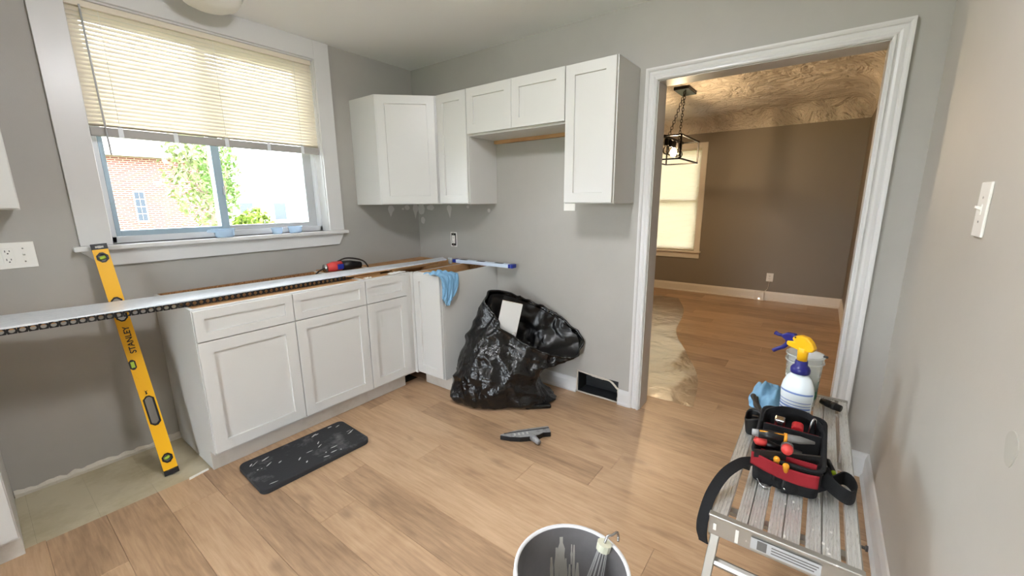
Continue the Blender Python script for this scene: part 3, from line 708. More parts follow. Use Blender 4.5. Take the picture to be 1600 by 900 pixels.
# strip: a thin vertical bar with round holes (ladder of ringed cells)
cell = .0275; x = -2.75; m = MB(); th = .004
while x < -1.10:
    yy = -.468 - .05*min(1, max(0, (x+2.49)/.5)) + .004
    c_, r_ = (x+cell/2, .8900), .0088
    outer = []; inner = []
    for i in range(16):
        t = 2*math.pi*i/16; ca, sa = math.cos(t), math.sin(t); s_ = 1/max(abs(ca)/(cell/2), abs(sa)/.0125)
        outer.append((c_[0]+ca*s_, c_[1]+sa*s_)); inner.append((c_[0]+ca*r_*1.0, c_[1]+sa*r_))
    vs = [(a,yy,b) for a,b in outer]+[(a,yy,b) for a,b in inner]+[(a,yy+th,b) for a,b in outer]+[(a,yy+th,b) for a,b in inner]
    fs = []
    for i in range(16):
        j = (i+1) % 16; fs += [(i,j,16+j,16+i),(32+i,48+i,48+j,32+j),(16+i,16+j,48+j,48+i),(i,32+i,32+j,j)]
    m.add(vs, fs); x += cell
m.build('perforated_strip', 'blackp', se)
# hidden foot under the far half keeps it level on the cabinet tops
MB().box(-.70, -.25, -.50, -.47, .8765, .8934).build('wood_core', 'ply', se)

# ------------------------------------------------------------------ yellow box level leaning on the sill
B0, T0 = Vector((-2.070,-.390,0.0)), Vector((-2.116,-.078,1.177))
lev = empty('spirit_level', B0, 'long yellow spirit level leaning against the window sill', 'spirit level')
rot_to(lev, T0-B0, (1,-.10,0)); LL = 1.217; W2, D2 = .029, .0115
def ringhole(cs, w_, h_):          # octagon outline in (x, s)
    k_ = .35; return [(-w_/2,cs-h_/2+k_*w_),(-w_/2+k_*w_,cs-h_/2),(w_/2-k_*w_,cs-h_/2),(w_/2,cs-h_/2+k_*w_),(w_/2,cs+h_/2-k_*w_),(w_/2-k_*w_,cs+h_/2),(-w_/2+k_*w_,cs+h_/2),(-w_/2,cs+h_/2-k_*w_)]
feats = [(1.148,.036,.042),(.882,.036,.118),(.346,.036,.150),(.088,.036,.042)]
# body built as bands so that the holes go right through
m = MB(); cuts = sorted([(c-h/2, c+h/2, ringhole(c,w_,h)) for c,w_,h in feats]); z0 = .028
for lo, hi, poly in cuts:
    m.box(-W2, W2, -D2, D2, z0, lo)
    for sgn in (-1,1):
        side = [p for p in poly if p[0]*sgn > 0]; side.sort(key=lambda p: p[1])
        m.prism([(sgn*W2, lo)] + [(0.0 if False else p[0], p[1]) for p in side] + [(sgn*W2, hi)], -D2, D2, 'y')
    k_ = [p for p in poly if abs(p[1]-lo) < 1e-6]
    z0 = hi
m.box(-W2, W2, -D2, D2, z0, LL-.028)
m.build('body', 'yellow', lev, world=False)
for c_, w_, h in feats:
    o_, i_ = ringhole(c_, w_+.008, h+.008), ringhole(c_, w_-.006, h-.006); n_ = 8; d_ = D2+.0015
    vs = [(a,-d_,b) for a,b in o_]+[(a,-d_,b) for a,b in i_]+[(a,d_,b) for a,b in o_]+[(a,d_,b) for a,b in i_]
    fs = []
    for i in range(n_):
        j = (i+1) % n_; fs += [(i,j,n_+j,n_+i),(2*n_+i,3*n_+i,3*n_+j,2*n_+j),(n_+i,n_+j,3*n_+j,3*n_+i),(i,2*n_+i,2*n_+j,j)]
    hr = MB().add(vs, fs).build('vial_ring' if h < .06 else 'hand_hole_ring', 'blackp', lev, world=False)
    if h < .06:
        MB().tube([(-.011,-.002,c_-.004),(.011,-.002,c_+.004)], .0085, 10).build('vial', 'vial', hr, world=False, smooth=True)
        MB().box(-.017,.017,.002,.006,c_-.019,c_+.019).build('vial_back', 'grey_rub', hr, world=False)
cv = MB().prism(ringhole(.596,.026,.052), -D2-.0015, -D2+.004, 'y', mat=Matrix.Translation((-.0165,0,0))).build('vial_ring', 'blackp', lev, world=False)
MB().box(-.023,-.009,-D2-.0025,-D2-.001,.581,.611).build('vial', 'vial', cv, world=False)
for a, b in ((0,.028),(LL-.028,LL)):
    MB().prism([(-W2-.001,a),(W2+.001,a),(W2+.001,b),(.012,b-.008 if a == 0 else b),(-.012,b-.008 if a == 0 else b),(-W2-.001,b)], -D2-.001, D2+.001, 'y').build('end_cap', 'blackp', lev, world=False)
for z_, s_ in ((LL-.016, 1),):
    MB().prism(ringhole(z_, .030, .012), -D2-.0022, -D2-.0005, 'y').build('hang_slot', 'rainbow', lev, world=False)
text_mesh('STANLEY', .034, 'lettering', 'blackp', lev, Matrix.Translation((.002,-D2-.0006,.722)) @ Matrix.Rotation(math.pi/2,4,'X') @ Matrix.Rotation(math.pi/2,4,'Z'))
m = MB().prism([(-.004,.432),(.004,.436),(.001,.446),(.008,.452),(-.002,.450),(-.006,.458),(-.003,.444)], -D2-.0008, -D2, 'y'); m.build('scuff_mark', 'blackp', lev, world=False)

# ------------------------------------------------------------------ small blue level on the corner cabinet
bl = empty('spirit_level', (-.085,-.83,.8765), 'short white and blue spirit level sticking out past the corner base cabinet', 'spirit level')
bl.rotation_euler = (0,0,math.radians(2))
MB().box(-.026,.026,-.285,.285,0,.027).build('body', 'lvwhite', bl, world=False, bevel=.002)
for y in (-.302,.285): MB().box(-.027,.027,y,y+.017,-.0004,.0275).build('end_cap', 'bluecap', bl, world=False, bevel=.002)
for y in (-.16,.02,.2): MB().prism([(-.012,y-.04),(.012,y-.04),(.016,y-.028),(.016,y+.028),(.012,y+.04),(-.012,y+.04),(-.016,y+.028),(-.016,y-.028)], .0268, .0276).build('hand_slot', 'slot', bl, world=False)
for y in (-.284,.262): MB().box(-.0262,.0262,y,y+.022,.0004,.0274).build('blue_band', 'bluecap', bl, world=False)

# ------------------------------------------------------------------ blue cloth over the corner cabinet
def drape(u, v):
    # v runs along the cloth: over the front corner of the door, across the top, then down the end panel
    s_ = (v-.30)
    fold = .010*math.sin(u*17+v*5) + .008*math.sin(u*31+1.3)
    if s_ < 0:     # lying on the top towards the corner
        x = -.66 + u*.16 + .03*s_; y = -.905 - s_*.36*1.0; z = .8815 + .012*abs(math.sin(u*9+v*16)) + .004*math.sin(u*25)
        return (x + .01*math.sin(v*19), y, z)
    d = s_/.70; wd = .19*(1-.55*d)
    x = -.655 + .022*d + u*wd*(1 if d < .85 else .8) + .06*d*(1-d)
    z = .882 - .005*min(1,d*9) - d*(.155 + .055*math.sin(u*2.7-.1)) - (0 if d > .06 else 0)
    y = -.919 - .008*min(1, d*6) - abs(fold)*1.2 - .006*d
    return (x, y, max(z, .60))
c_ = MB().grid(drape, 26, 34).build('cleaning_cloth', 'cloth', None, smooth=True, loc=(-.6,-.9,.8), solid=.002)
tag(c_, 'light blue cloth hanging over the edge of the corner base cabinet', 'cloth')

# ------------------------------------------------------------------ corded tool, tumbler and rags on the open tops
gt = empty('power_tool', (-.90,-.20,.876), 'red and black corded power tool lying behind the straightedge', 'power tool')
ax = [Vector((-1.02,-.19,.918)), Vector((-.97,-.192,.922)), Vector((-.91,-.196,.924)), Vector((-.84,-.20,.920)), Vector((-.76,-.205,.912))]
MB().tube(ax[:3], [.026,.036,.034], 14).build('motor_housing', 'toolred', gt, smooth=True); MB().tube([ax[2],ax[3],ax[4]], [.035,.034,.024], 14).build('grip', 'blackp', gt, smooth=True)
MB().tube([(-1.035,-.189,.918),(-1.018,-.19,.918)], .028, 14).build('collar', 'steel', gt, smooth=True)
MB().box(-.955,-.915,-.238,-.228,.905,.94).build('badge', 'bluecap', gt)
MB().tube(crom([(-.93,-.19,.955),(-.86,-.17,.968),(-.78,-.16,.958),(-.70,-.15,.93),(-.66,-.14,.89),(-.655,-.14,.8745)],5), .0055, 8).build('power_cord', 'cord', gt, smooth=True)
MB().tube(crom([(-1.035,-.19,.918),(-1.08,-.20,.905),(-1.12,-.22,.884)],5), .0055, 8).build('power_cord', 'cord', gt, smooth=True)
MB().box(-1.0,-.80,-.50,-.006,.8765,.8865).build('support_offcut', 'ply', gt)
tumb = empty('plastic_tumbler', (-.165,-.55,.8725), 'small clear tumbler by the end of the straightedge', 'cup')
MB().lathe([(.014,0),(.020,.045),(.0215,.047),(.017,.046),(.012,.003),(.0001,.003)], (-.165,-.55,.8725), 18).build('tumbler_wall', 'clear', tumb, smooth=True)
MB().tube([(-.165+.0205*math.cos(t),-.55+.0205*math.sin(t),.9185) for t in [i*math.pi/8 for i in range(16)]], .0018, 6, closed=True).build('tumbler_rim', 'clear', tumb, smooth=True)
def ragfn(cx, cy, rx, ry, h, sd, z0_):
    def f(u, v):
        x = (u-.5)*2; y = (v-.5)*2; p = Vector((x*1.6, y*1.6, sd))
        e = 1 + .25*noise.noise(Vector((x, y, sd+7)))
        z = h*max(0, (1-.5*(x*x+y*y)))*(.45 + .9*abs(noise.noise(p))) + h*.25*noise.noise(p*2.6)
        return (cx + rx*x*e*(1-.18*y*y), cy + ry*y*e*(1-.18*x*x), z0_ + max(.0012, z))
    return f
for (cx, cy, rx, ry, h, sd, lb_) in ((-.72,-.572,.075,.024,.014,1,'crumpled white paper scrap on the narrow base cabinet top, nearest the corner'),(-.955,-.575,.03,.018,.010,4,'crumpled white paper scrap where the two front base cabinets meet')):
    o = MB().grid(ragfn(cx,cy,rx,ry,h,sd,.8768), 16, 10).build('paper_scrap', 'paper', None, smooth=True, loc=(cx,cy,.8768)); tag(o, lb_, 'paper', 'paper scraps on the cabinets')

# ------------------------------------------------------------------ kneeling pad
kp = empty('kneeling_pad', (-1.574,-.812,0), 'black foam kneeling pad with white scuffs lying in front of the cabinets', 'pad')
kp.rotation_euler = (0,0,math.radians(-2.2))
def rrect(w_, h_, r_, k_=6):
    return [(sx*(w_/2-r_)+r_*math.cos(a0+i*math.pi/2/k_), sy*(h_/2-r_)+r_*math.sin(a0+i*math.pi/2/k_)) for sx,sy,a0 in ((1,1,0),(-1,1,math.pi/2),(-1,-1,math.pi),(1,-1,1.5*math.pi)) for i in range(k_+1)]
MB().prism(rrect(.575,.325,.035), 0, .030).build('pad_body', 'foam', kp, world=False, bevel=.006, seg=3)
random.seed(3)
for i in range(26):
    a, b = random.uniform(-.26,.26), random.uniform(-.14,.14); l_ = random.uniform(.004,.024); w_ = random.uniform(.0015,.005); t = random.uniform(-.5,.9)
    Mx = Matrix.Translation((a,b,.0298)) @ Matrix.Rotation(t,4,'Z')
    MB().prism([(-l_,-w_*.3),(-l_*.4,-w_),(l_*.5,-w_*.6),(l_,w_*.2),(l_*.3,w_),(-l_*.6,w_*.7)], 0, .0006, mat=Mx).build('paint_scuff', 'scuff', kp, world=False)

# ------------------------------------------------------------------ rubbish bag
UU, WW = Vector((.6,-.8,0)), Vector((.8,.6,0))
# rings: uL,zL,uR,zR (left / right ends), w centre, depth radius, front drop, back lift
RINGS = [(.53,.004,1.03,.004,-1.075,.14,0,0),(.44,.010,1.13,.012,-1.075,.185,-.002,0),(.412,.055,1.085,.045,-1.075,.205,-.005,0),(.43,.13,1.045,.10,-1.075,.205,-.005,.0),(.455,.22,1.035,.165,-1.07,.20,0,.0),
         (.49,.32,1.045,.225,-1.06,.19,.02,.01),(.525,.42,1.09,.275,-1.05,.175,.045,.03),(.575,.53,1.18,.315,-1.04,.155,.10,.06),(.63,.64,1.27,.365,-1.03,.135,.155,.075),(.675,.712,1.325,.400,-1.03,.12,.17,.085)]
INNER = [(.69,.70,1.30,.398,-1.03,.112,.165,.08),(.70,.60,1.20,.36,-1.035,.115,.10,.055),(.68,.48,1.08,.32,-1.04,.12,.045,.03),(.66,.40,1.02,.30,-1.045,.115,.0,.01)]
def interp(rings, v):
    t = v*(len(rings)-1); i = min(int(t), len(rings)-2); f = t-i
    P = [rings[max(0,i-1)], rings[i], rings[i+1], rings[min(len(rings)-1,i+2)]]
    return [.5*((2*b)+(c-a)*f+(2*a-5*b+4*c-d)*f*f+(3*b-a-3*c+d)*f**3) for a,b,c,d in zip(*P)]
def bagpt(rings, u, v, amp):
    uL,zL,uR,zR,wc,dr,fd,bk = interp(rings, v); a = 2*math.pi*u
    ca, sa = math.cos(a), math.sin(a)
    cc = math.copysign(abs(ca)**.8, ca); ss = math.copysign(abs(sa)**.85, sa)
    uc = (uL+uR)/2 + cc*(uR-uL)/2; z = (zL+zR)/2 + cc*(zR-zL)/2
    w_ = wc - ss*dr; z += (-fd*ss if ss > 0 else -bk*ss)
    p = UU*uc + WW*w_ + Vector((0,0,z))
    q = Vector((uc*5.5, w_*5.5, z*4.2))
    r1 = 1-abs(noise.noise(q+Vector((3,1,2))))*2.2; r2 = 1-abs(noise.noise(q*2.1+Vector((9,4,1))))*2.2; r3 = noise.noise(q*4.6)
    r4 = 1-abs(noise.noise(q*3.7+Vector((2,7,5))))*2.4
    d = amp*(.62*r1 + .46*max(-.4,r2) + .16*r4 + .10*r3 - .35)
    # long creases running up to the gathered rim
    d += amp*.35*math.sin(a*7 + z*9)*max(0, v-.35)
    n_ = (UU*ca*dr - WW*sa*dr + UU*ca*.1).normalized()
    p += n_*d
    p.z = max(.003, p.z + (amp*.35*r2 if v > .85 else 0))
    if p.x > -.012: p.x = -.012
    if p.y > -.925: p.y = -.925 - .1*(p.y+.925)
    return tuple(p)
tb = empty('rubbish_bag', (-.42,-1.25,0), 'black plastic rubbish bag standing open against the grey wall', 'bag')
m = MB(); N_ = 190
m.grid(lambda u,v: bagpt(RINGS,u,v,.030 if v > .12 else .018), N_, 140, 0, True)
m.add([bagpt(RINGS,i/N_,0,.018) for i in range(N_)], [tuple(range(N_))])
body = m.build('bag_skin', 'bag', tb, smooth=True)
m = MB(); m.grid(lambda u,v: bagpt(INNER,u,v,.028), N_, 50, 0, True)
m.add([bagpt(INNER,i/N_,1,.028) for i in range(N_)], [tuple(range(N_))])
m.build('bag_lining', 'bagin', tb, smooth=True)
rimpts = [bagpt(RINGS,i/N_,1,.030) for i in range(N_)]
MB().tube(rimpts, .008, 6, closed=True).build('rolled_rim', 'bag', tb, smooth=True)
# ear of plastic lying on the floor at the right
MB().prism([(-.46,-1.50),(-.34,-1.635),(-.27,-1.50),(-.36,-1.42)], .002, .035).build('bag_corner', 'bag', tb, bevel=.012)
# white drawer offcut standing in the bag and the rubbish around it
bo = MB(); top = Vector((-.44,-1.305,.705))
of = empty('board_offcut', (-.405,-1.285,.42), 'white painted board offcut sticking up out of the black bag', 'board')
rot_to(of, (.05,-.045,.30), (.6,-.8,0))
MB().box(-.070,.070,-.009,.009,0,.285).build('board_face', 'white', of, world=False, bevel=.002); MB().box(-.069,.069,.0092,.024,0,.283).build('board_core', 'ply', of, world=False)
pk = empty('plastic_wrapper', (-.47,-1.31,.40), 'crumpled clear wrapper in the mouth of the black bag', 'wrapper')
o = MB().grid(lambda u,v: (-.465+u*.075, -1.235-u*.11-.03*v, .44+v*.06+.015*noise.noise(Vector((u*5,v*5,2)))), 12, 10).build('wrapper_sheet', 'clear', pk, smooth=True)

# ------------------------------------------------------------------ grout float lying on the floor
gf = empty('plastic_scraper', (-.73,-1.70,0), 'grey wide bladed scraper with a stubby handle lying on the floor', 'scraper')
gf.rotation_euler = (0,0,math.atan2(-1.757+1.572, -.61+.829))
bladep = [(-.155,.030),(-.10,-.002),(-.045,-.022),(.0,-.026),(.04,-.03),(.07,-.022),(.10,-.006),(.145,-.012),(.150,.03),(.148,.055),(-.05,.055)]
MB().prism(bladep, .0, .030).build('blade_block', 'blackrub', gf, world=False, bevel=.004)
MB().prism([(x*.99,y*.97+.001) for x,y in bladep], .0302, .034).build('top_plate', 'grey_rub', gf, world=False, bevel=.001)
MB().tube([(.03,-.02,.020),(.04,-.055,.022),(.048,-.085,.024)], [.021,.017,.015], 12).build('handle', 'grey_rub', gf, world=False, smooth=True)
MB().box(-.13,.146,.030,.034,.034,.037).build('rib', 'blackrub', gf, world=False)
for x in (-.075,-.05,-.025,0): MB().box(x,x+.010,-.002,.018,.034,.0365).build('rib', 'scuff', gf, world=False)

# ------------------------------------------------------------------ mixing bucket and whisk
bc = (-1.659,-2.497,0)
bk = empty('bucket', bc, 'white plastic bucket with grey paint drips inside, at the bottom of the picture', 'bucket')
MB().lathe([(.128,0),(.130,.004),(.155,.365),(.160,.366),(.160,.371),(.1515,.371),(.150,.366)], bc, 56, cap=(1,0)).build('bucket_wall', 'bucket', bk, smooth=True)
MB().lathe([(.1535,.3712),(.1495,.36),(.126,.012),(.0001,.010)], bc, 56, cap=(0,0)).build('bucket_inside', 'bucketin', bk, smooth=True)
MB().lathe([(.156,.338),(.163,.338),(.163,.345),(.156,.345)], bc, 56, cap=(0,0)).build('bucket_band', 'bucket', bk)
random.seed(11)
# dried paint drips on the far inner wall
for (ang, z0_, z1_, wd) in ((62,.15,.27,.010),(55,.12,.30,.013),(49,.21,.335,.018),(47,.10,.28,.018),(43,.11,.26,.009),(38,.14,.24,.008),(36,.24,.31,.005),(33,.13,.31,.007),(28,.13,.25,.012)):
    a0 = math.radians(ang-8); vs = []; nz = 7
    for i in range(nz):
        z = z0_ + (z1_-z0_)*i/(nz-1); r_ = .126 + (.1495-.126)*(z-.012)/.348 - .0012
        hw = wd*.6*(math.sin(math.pi*min(.93,max(.1,i/(nz-1))))**.6)*(1+.5*noise.noise(Vector((ang, i*.9, 0))))/r_
        for s_ in (-1,1):
            t = a0 + s_*hw + .01*noise.noise(Vector((ang,i,4))); vs.append((bc[0]+r_*math.cos(t), bc[1]+r_*math.sin(t), z))
    MB().add(vs, [(2*i,2*i+1,2*i+3,2*i+2) for i in range(nz-1)]).build('paint_drip', 'paintdry', bk)
wk = empty('wire_whisk', (-1.60,-2.505,.02), 'wire whisk with a cream collar leaning inside the bucket', 'whisk')
hd, tl = Vector((-1.538,-2.538,.372)), Vector((-1.615,-2.495,.03)); axv = (tl-hd).normalized()
s1 = axv.cross(Vector((0,0,1))).normalized(); s2 = axv.cross(s1)
MB().tube([hd-axv*.010, hd+axv*.012], [.0215,.0205], 10).build('collar', 'cream', wk)
for i in range(6):
    t = i*math.pi/6; d_ = s1*math.cos(t) + s2*math.sin(t); L_ = (tl-hd).length
    pts = [hd + axv*.01 + d_*.013, hd+axv*L_*.35+d_*.024, hd+axv*L_*.75+d_*.040, hd+axv*L_*.95+d_*.026, hd+axv*L_*1.0, hd+axv*L_*.95-d_*.026, hd+axv*L_*.75-d_*.040, hd+axv*L_*.35-d_*.024, hd+axv*.01-d_*.013]
    MB().tube(crom(pts,5), .0014, 6).build('whisk_wire', 'wire', wk, smooth=True)
rm = Vector((-1.505,-2.555,.372))
MB().tube(crom([hd-axv*.010, hd-axv*.028+Vector((.006,-.002,0)), Vector((-1.514,-2.552,.399)), Vector((-1.494,-2.560,.398)), Vector((-1.489,-2.562,.380)), Vector((-1.500,-2.566,.3755))],5), .0038, 8).build('hanging_hook', 'steel', wk, smooth=True)

# ------------------------------------------------------------------ aluminium work platform
BX0, BX1, BY0, BY1, BZ = -1.385, -.325, -3.118, -2.785, .5
be = empty('work_platform', ((BX0+BX1)/2,(BY0+BY1)/2,0), 'paint splashed aluminium work platform standing along the right wall', 'platform')
slats = [(-2.846,-2.910,'slat'),(-2.921,-2.992,'slat'),(-3.004,-3.076,'slat')]
def ribbed(y0, y1, z, x0, x1, nr):
    m = MB(); wdt = (y1-y0); pts = [(y0,z-.022),(y0,z-.003)]
    for i in range(nr):
        a = y0 + wdt*i/nr; b = wdt/nr
        dip = .012 if (nr > 6 and i == nr//2) else .0025
        pts += [(a+b*.12,z),(a+b*.62,z),(a+b*.72,z-dip),(a+b*.98,z-dip)]
    pts += [(y1,z-.003),(y1,z-.022)]
    return m.prism(pts, x0, x1, 'x')
for y1, y0, _ in slats:
    ribbed(y0, y1, BZ, BX0+.014, BX1-.014, 9).build('deck_slat', 'alu', be)
ribbed(BY1-.040, BY1-.002, BZ+.001, BX0+.012, BX1-.012, 4).build('side_rail', 'alu', be); ribbed(BY0+.002, BY0+.030, BZ+.001, BX0+.012, BX1-.012, 3).build('side_rail', 'alu', be)
for y in (BY0, BY1-.002): MB().box(BX0+.01, BX1-.01, y, y+.002, BZ-.075, BZ).build('side_flange', 'aluside', be)
for x in (BX0, BX1-.012):
    m = MB(); m.box(x, x+.012, BY0-.002, BY1+.002, BZ-.060, BZ+.002); m.box(x-.004, x+.016, BY0-.003, BY1+.003, BZ-.004, BZ+.004)
    m.build('end_rail', 'aluside', be, bevel=.002)
for x in (-1.30,-.85,-.42): MB().box(x-.012, x+.012, BY0+.004, BY1-.004, BZ-.034, BZ-.0225).build('cross_member', 'aluside', be)
for xt, xb in ((BX0+.03, BX0-.055), (BX1-.03, BX1+.055)):
    for yt, yb in ((BY1-.018, BY1+.012), (BY0+.018, BY0-.006)):
        m = MB(); w_ = .017
        vs = [(a+dx, b+dy, z) for a,b,z in ((xb,yb,.018),(xt,yt,BZ-.03)) for dx,dy in ((-w_,-w_*.7),(w_,-w_*.7),(w_,w_*.7),(-w_,w_*.7))]
        l_ = m.add(vs, [(3,2,1,0),(4,5,6,7)]+[(i,(i+1)%4,(i+1)%4+4,i+4) for i in range(4)]).build('leg', 'aluside', be, bevel=.002)
        MB().box(xb-.023, xb+.023, yb-.018, yb+.018, 0, .02).build('rubber_foot', 'blackrub', l_, bevel=.003)
        MB().lathe([(.006,0),(.006,.004)], (0,0,0), 10, mat=Matrix.Translation((xt-.02*(1 if xt < -1 else -1),yt,BZ-.09)) @ Matrix.Rotation(math.pi/2,4,'Y')).build('rivet', 'dsteel', l_)
    MB().tube([(xt*.75+xb*.25, BY0+.02, BZ-.15), (xt*.75+xb*.25, BY1-.02, BZ-.15)], .013, 8).build('leg_brace', 'aluside', be)
    MB().tube([(xt*.4+xb*.6, BY0+.01, .22), (xt*.4+xb*.6, BY1, .22)], .013, 8).build('leg_brace', 'aluside', be)
st = MB().box(BX0-.0052, BX0-.0040, -3.040, -2.888, BZ-.047, BZ-.014).build('warning_sticker', 'chan', be)
MB().box(BX0-.0056, BX0-.0050, -2.925, -2.903, BZ-.044, BZ-.017).build('sticker_block', 'bulkgrey', st)
for i in range(3): MB().box(BX0-.0056, BX0-.0050, -3.035+.004*i, -2.935, BZ-.024-.008*i, BZ-.021-.008*i).build('sticker_line', 'bulkgrey', st)
for (a, b, l_) in ((-2.855,-.012,.04),(-3.085,-.030,.024),(-2.80,-.02,.02)):
    MB().box(BX0-.0050, BX0-.0044, a-.004, a+.004, BZ+b-l_, BZ+b).build('paint_splash', 'paper', be)
for a in (-1.05,-1.16): MB().box(a, a+.03, BY1+.0002, BY1+.0012, BZ-.03, BZ-.004).build('red_sticker', 'red', be)
MB().lathe([(.004,0),(.004,.012),(.008,.012),(.008,.017)], (0,0,0), 10, mat=Matrix.Translation((-1.25,BY0,BZ-.02)) @ Matrix.Rotation(math.pi/2,4,'X')).build('bolt', 'dsteel', be)
random.seed(5)
for i in range(46):
    y1, y0, _ = random.choice(slats); x = random.uniform(BX0+.03, BX1-.05); y = random.uniform(y0+.008, y1-.008); r_ = random.uniform(.0015,.0045)
    MB().prism([(x+r_*random.uniform(.7,2.6)*math.cos(t), y+r_*random.uniform(.6,1.1)*math.sin(t)) for t in [k_*math.pi/3 for k_ in range(6)]], BZ-.0026, BZ+.0005).build('paint_splash', 'paper', be)
ZP = BZ + .0025

# ------------------------------------------------------------------ spray bottle
sx_, sy_ = -.70, -2.94
sp = empty('spray_bottle', (sx_,sy_,ZP), 'white spray bottle with yellow and blue trigger head on the platform', 'bottle')
sp.rotation_euler = (0,0,math.radians(-22))
MB().lathe([(.044,0),(.050,.006),(.051,.03),(.0505,.10),(.053,.125),(.054,.150),(.050,.175),(.040,.200),(.026,.218),(.020,.224),(.020,.232)], n=36, sx=.80, sy=1.02).build('bottle_body', 'bottle', sp, world=False, smooth=True)
def labelband(z0_, z1_, mat, parent, a0=100, a1=262, k=1.0):
    vs = []; nn_ = 18
    for z in (z0_, z1_):
        r_ = .0509 + max(0, z-.1)*.066
        for i in range(nn_+1):
            t = math.radians(a0 + (a1-a0)*i/nn_); vs.append(((r_*.80+.0006)*math.cos(t), (r_*1.02+.0006)*math.sin(t), z))
    return MB().add(vs, [(i,i+1,nn_+2+i,nn_+1+i) for i in range(nn_)]).build('label_stripe', mat, parent, world=False, smooth=True)
labelband(.146, .153, 'labelblue', sp); 
for i in range(5): labelband(.062+.013*i, .062+.013*i+(.007 if i < 3 else .003), 'labelblue', sp)
MB().lathe([(.031,.221),(.032,.226),(.032,.238),(.028,.246),(.021,.252),(.020,.268),(.018,.270)], n=28).build('collar', 'navy', sp, world=False, smooth=True)
MB().lathe([(.0165,.268),(.0175,.300),(.019,.320)], n=20, sx=.85, sy=1).build('neck', 'spyellow', sp, world=False, smooth=True)
hd_ = [(-.034,.312),(.0,.306),(.028,.312),(.052,.317),(.056,.326),(.052,.336),(.030,.338),(.038,.348),(.032,.358),(.010,.366),(-.014,.362),(-.030,.346),(-.040,.326)]
MB().prism(hd_, -.0135, .0135, 'x').build('spray_head', 'spyellow', sp, world=False, bevel=.005, seg=3)
MB().prism([(.030,.338),(.058,.332),(.075,.342),(.078,.352),(.060,.364),(.032,.366),(.026,.352)], -.011, .011, 'x').build('nozzle_body', 'navy', sp, world=False, bevel=.004)
MB().tube([(0,.074,.347),(0,.090,.347),(0,.104,.351)], [.006,.0065,.0085], 10).build('nozzle', 'navy', sp, world=False, smooth=True)
MB().tube(crom([(0,.058,.336),(0,.056,.322),(0,.068,.304),(0,.088,.290),(0,.104,.277)],4), [.008]*9+[.0075]*8, 8, flat=.7).build('trigger', 'navy', sp, world=False, smooth=True)
MB().lathe([(.0035,0),(.0035,.001)], n=8, mat=Matrix.Translation((-.0137,.026,.356)) @ Matrix.Rotation(-math.pi/2,4,'Y')).build('pivot_pin', 'slot', sp, world=False)

# ------------------------------------------------------------------ clear pail behind it
pa = empty('clear_pail', (-.455,-2.950,ZP), 'cloudy clear pail with a green label behind the spray bottle', 'container')
c0 = (-.455,-2.950,ZP)
MB().lathe([(.055,0),(.056,.004),(.066,.215),(.070,.217),(.070,.223),(.0645,.223),(.0635,.215),(.053,.006),(.0001,.006)], c0, 32).build('pail_wall', 'clear', pa, smooth=True)
MB().lathe([(.0578,.035),(.0610,.118)], c0, 32, cap=(0,0)).build('green_label', 'green', pa, smooth=True)
bandm = MB().lathe([(.0613,.118),(.0620,.132)], c0, 32, cap=(0,0)); bandm.build('white_band', 'paper', pa, smooth=True)
MB().lathe([(.066,.190),(.070,.190),(.070,.196),(.066,.196)], c0, 32, cap=(0,0)).build('rim_ring', 'clear', pa)
MB().tube([(-.462,-3.012,ZP+.225),(-.470,-3.024,ZP+.226)], .005, 8).build('rim_clip', 'slot', pa)

# crumpled blue cloth
def heap(u, v):
    x = (u-.5)*2; y = (v-.5)*2; p = Vector((x*1.3, y*1.3, 5.5)); rr_ = max(abs(x), abs(y))
    e = 1+.22*noise.noise(Vector((x*1.2,y*1.2,8)))
    z = .066*max(0,(1-rr_**2.2))*(.55+.5*abs(noise.noise(p*1.2))) + .012*max(0,1-rr_)*math.sin(x*6+y*3)
    z += .007*(1-abs(noise.noise(p*1.9))*2)*(1-rr_**4)
    return (-.49+.155*y*e*(1-.2*x*x), -2.832+.062*x*e*(1-.2*y*y), ZP+max(.001,z))
o = MB().grid(heap, 40, 40).build('cleaning_cloth', 'cloth', None, smooth=True, loc=(-.49,-2.838,ZP)); tag(o, 'light blue cloth heaped on the platform beside the spray bottle', 'cloth')

# two curved scrapers / pliers beside it
for (pts, lb_, nm, mt, r0) in (([(-.585,-2.790,ZP+.040),(-.63,-2.800,ZP+.030),(-.68,-2.825,ZP+.020),(-.72,-2.862,ZP+.012)], 'dark steel snips lying in front of the heaped blue cloth', 'metal_snips', 'dsteel', .011),):
    t = empty(nm, (-.65,-2.81,ZP), lb_, 'tool'); P_ = crom(pts, 5)
    MB().tube(P_, [r0*(.8+.3*math.sin(i)) for i in range(len(P_))], 8, flat=.8).build('handle_grip', 'cord', t, smooth=True)
    MB().tube([Vector(p)+Vector((-.012,-.014,-.004)) for p in P_], r0*.75, 8).build('handle_grip', mt, t, smooth=True)
    MB().prism([(-.71,-2.85),(-.775,-2.90),(-.785,-2.885),(-.73,-2.842)], ZP+.001, ZP+.012).build('jaw', mt, t, bevel=.002); MB().prism([(-.71,-2.855),(-.765,-2.915),(-.752,-2.925),(-.70,-2.868)], ZP+.004, ZP+.014).build('jaw', 'steel', t, bevel=.002)
tl_ = empty('torch', (-.46,-3.062,ZP), 'black ribbed grip lying by the clear pail', 'tool')
MB().tube([(-.425,-3.028,ZP+.016),(-.44,-3.05,ZP+.016),(-.465,-3.092,ZP+.016)], [.013,.0155,.014], 12).build('grip', 'blackrub', tl_, smooth=True)
MB().tube([(-.447,-3.062,ZP+.016),(-.455,-3.075,ZP+.016)], [.0162,.0160], 12).build('grip_ring', 'dsteel', tl_, smooth=True)

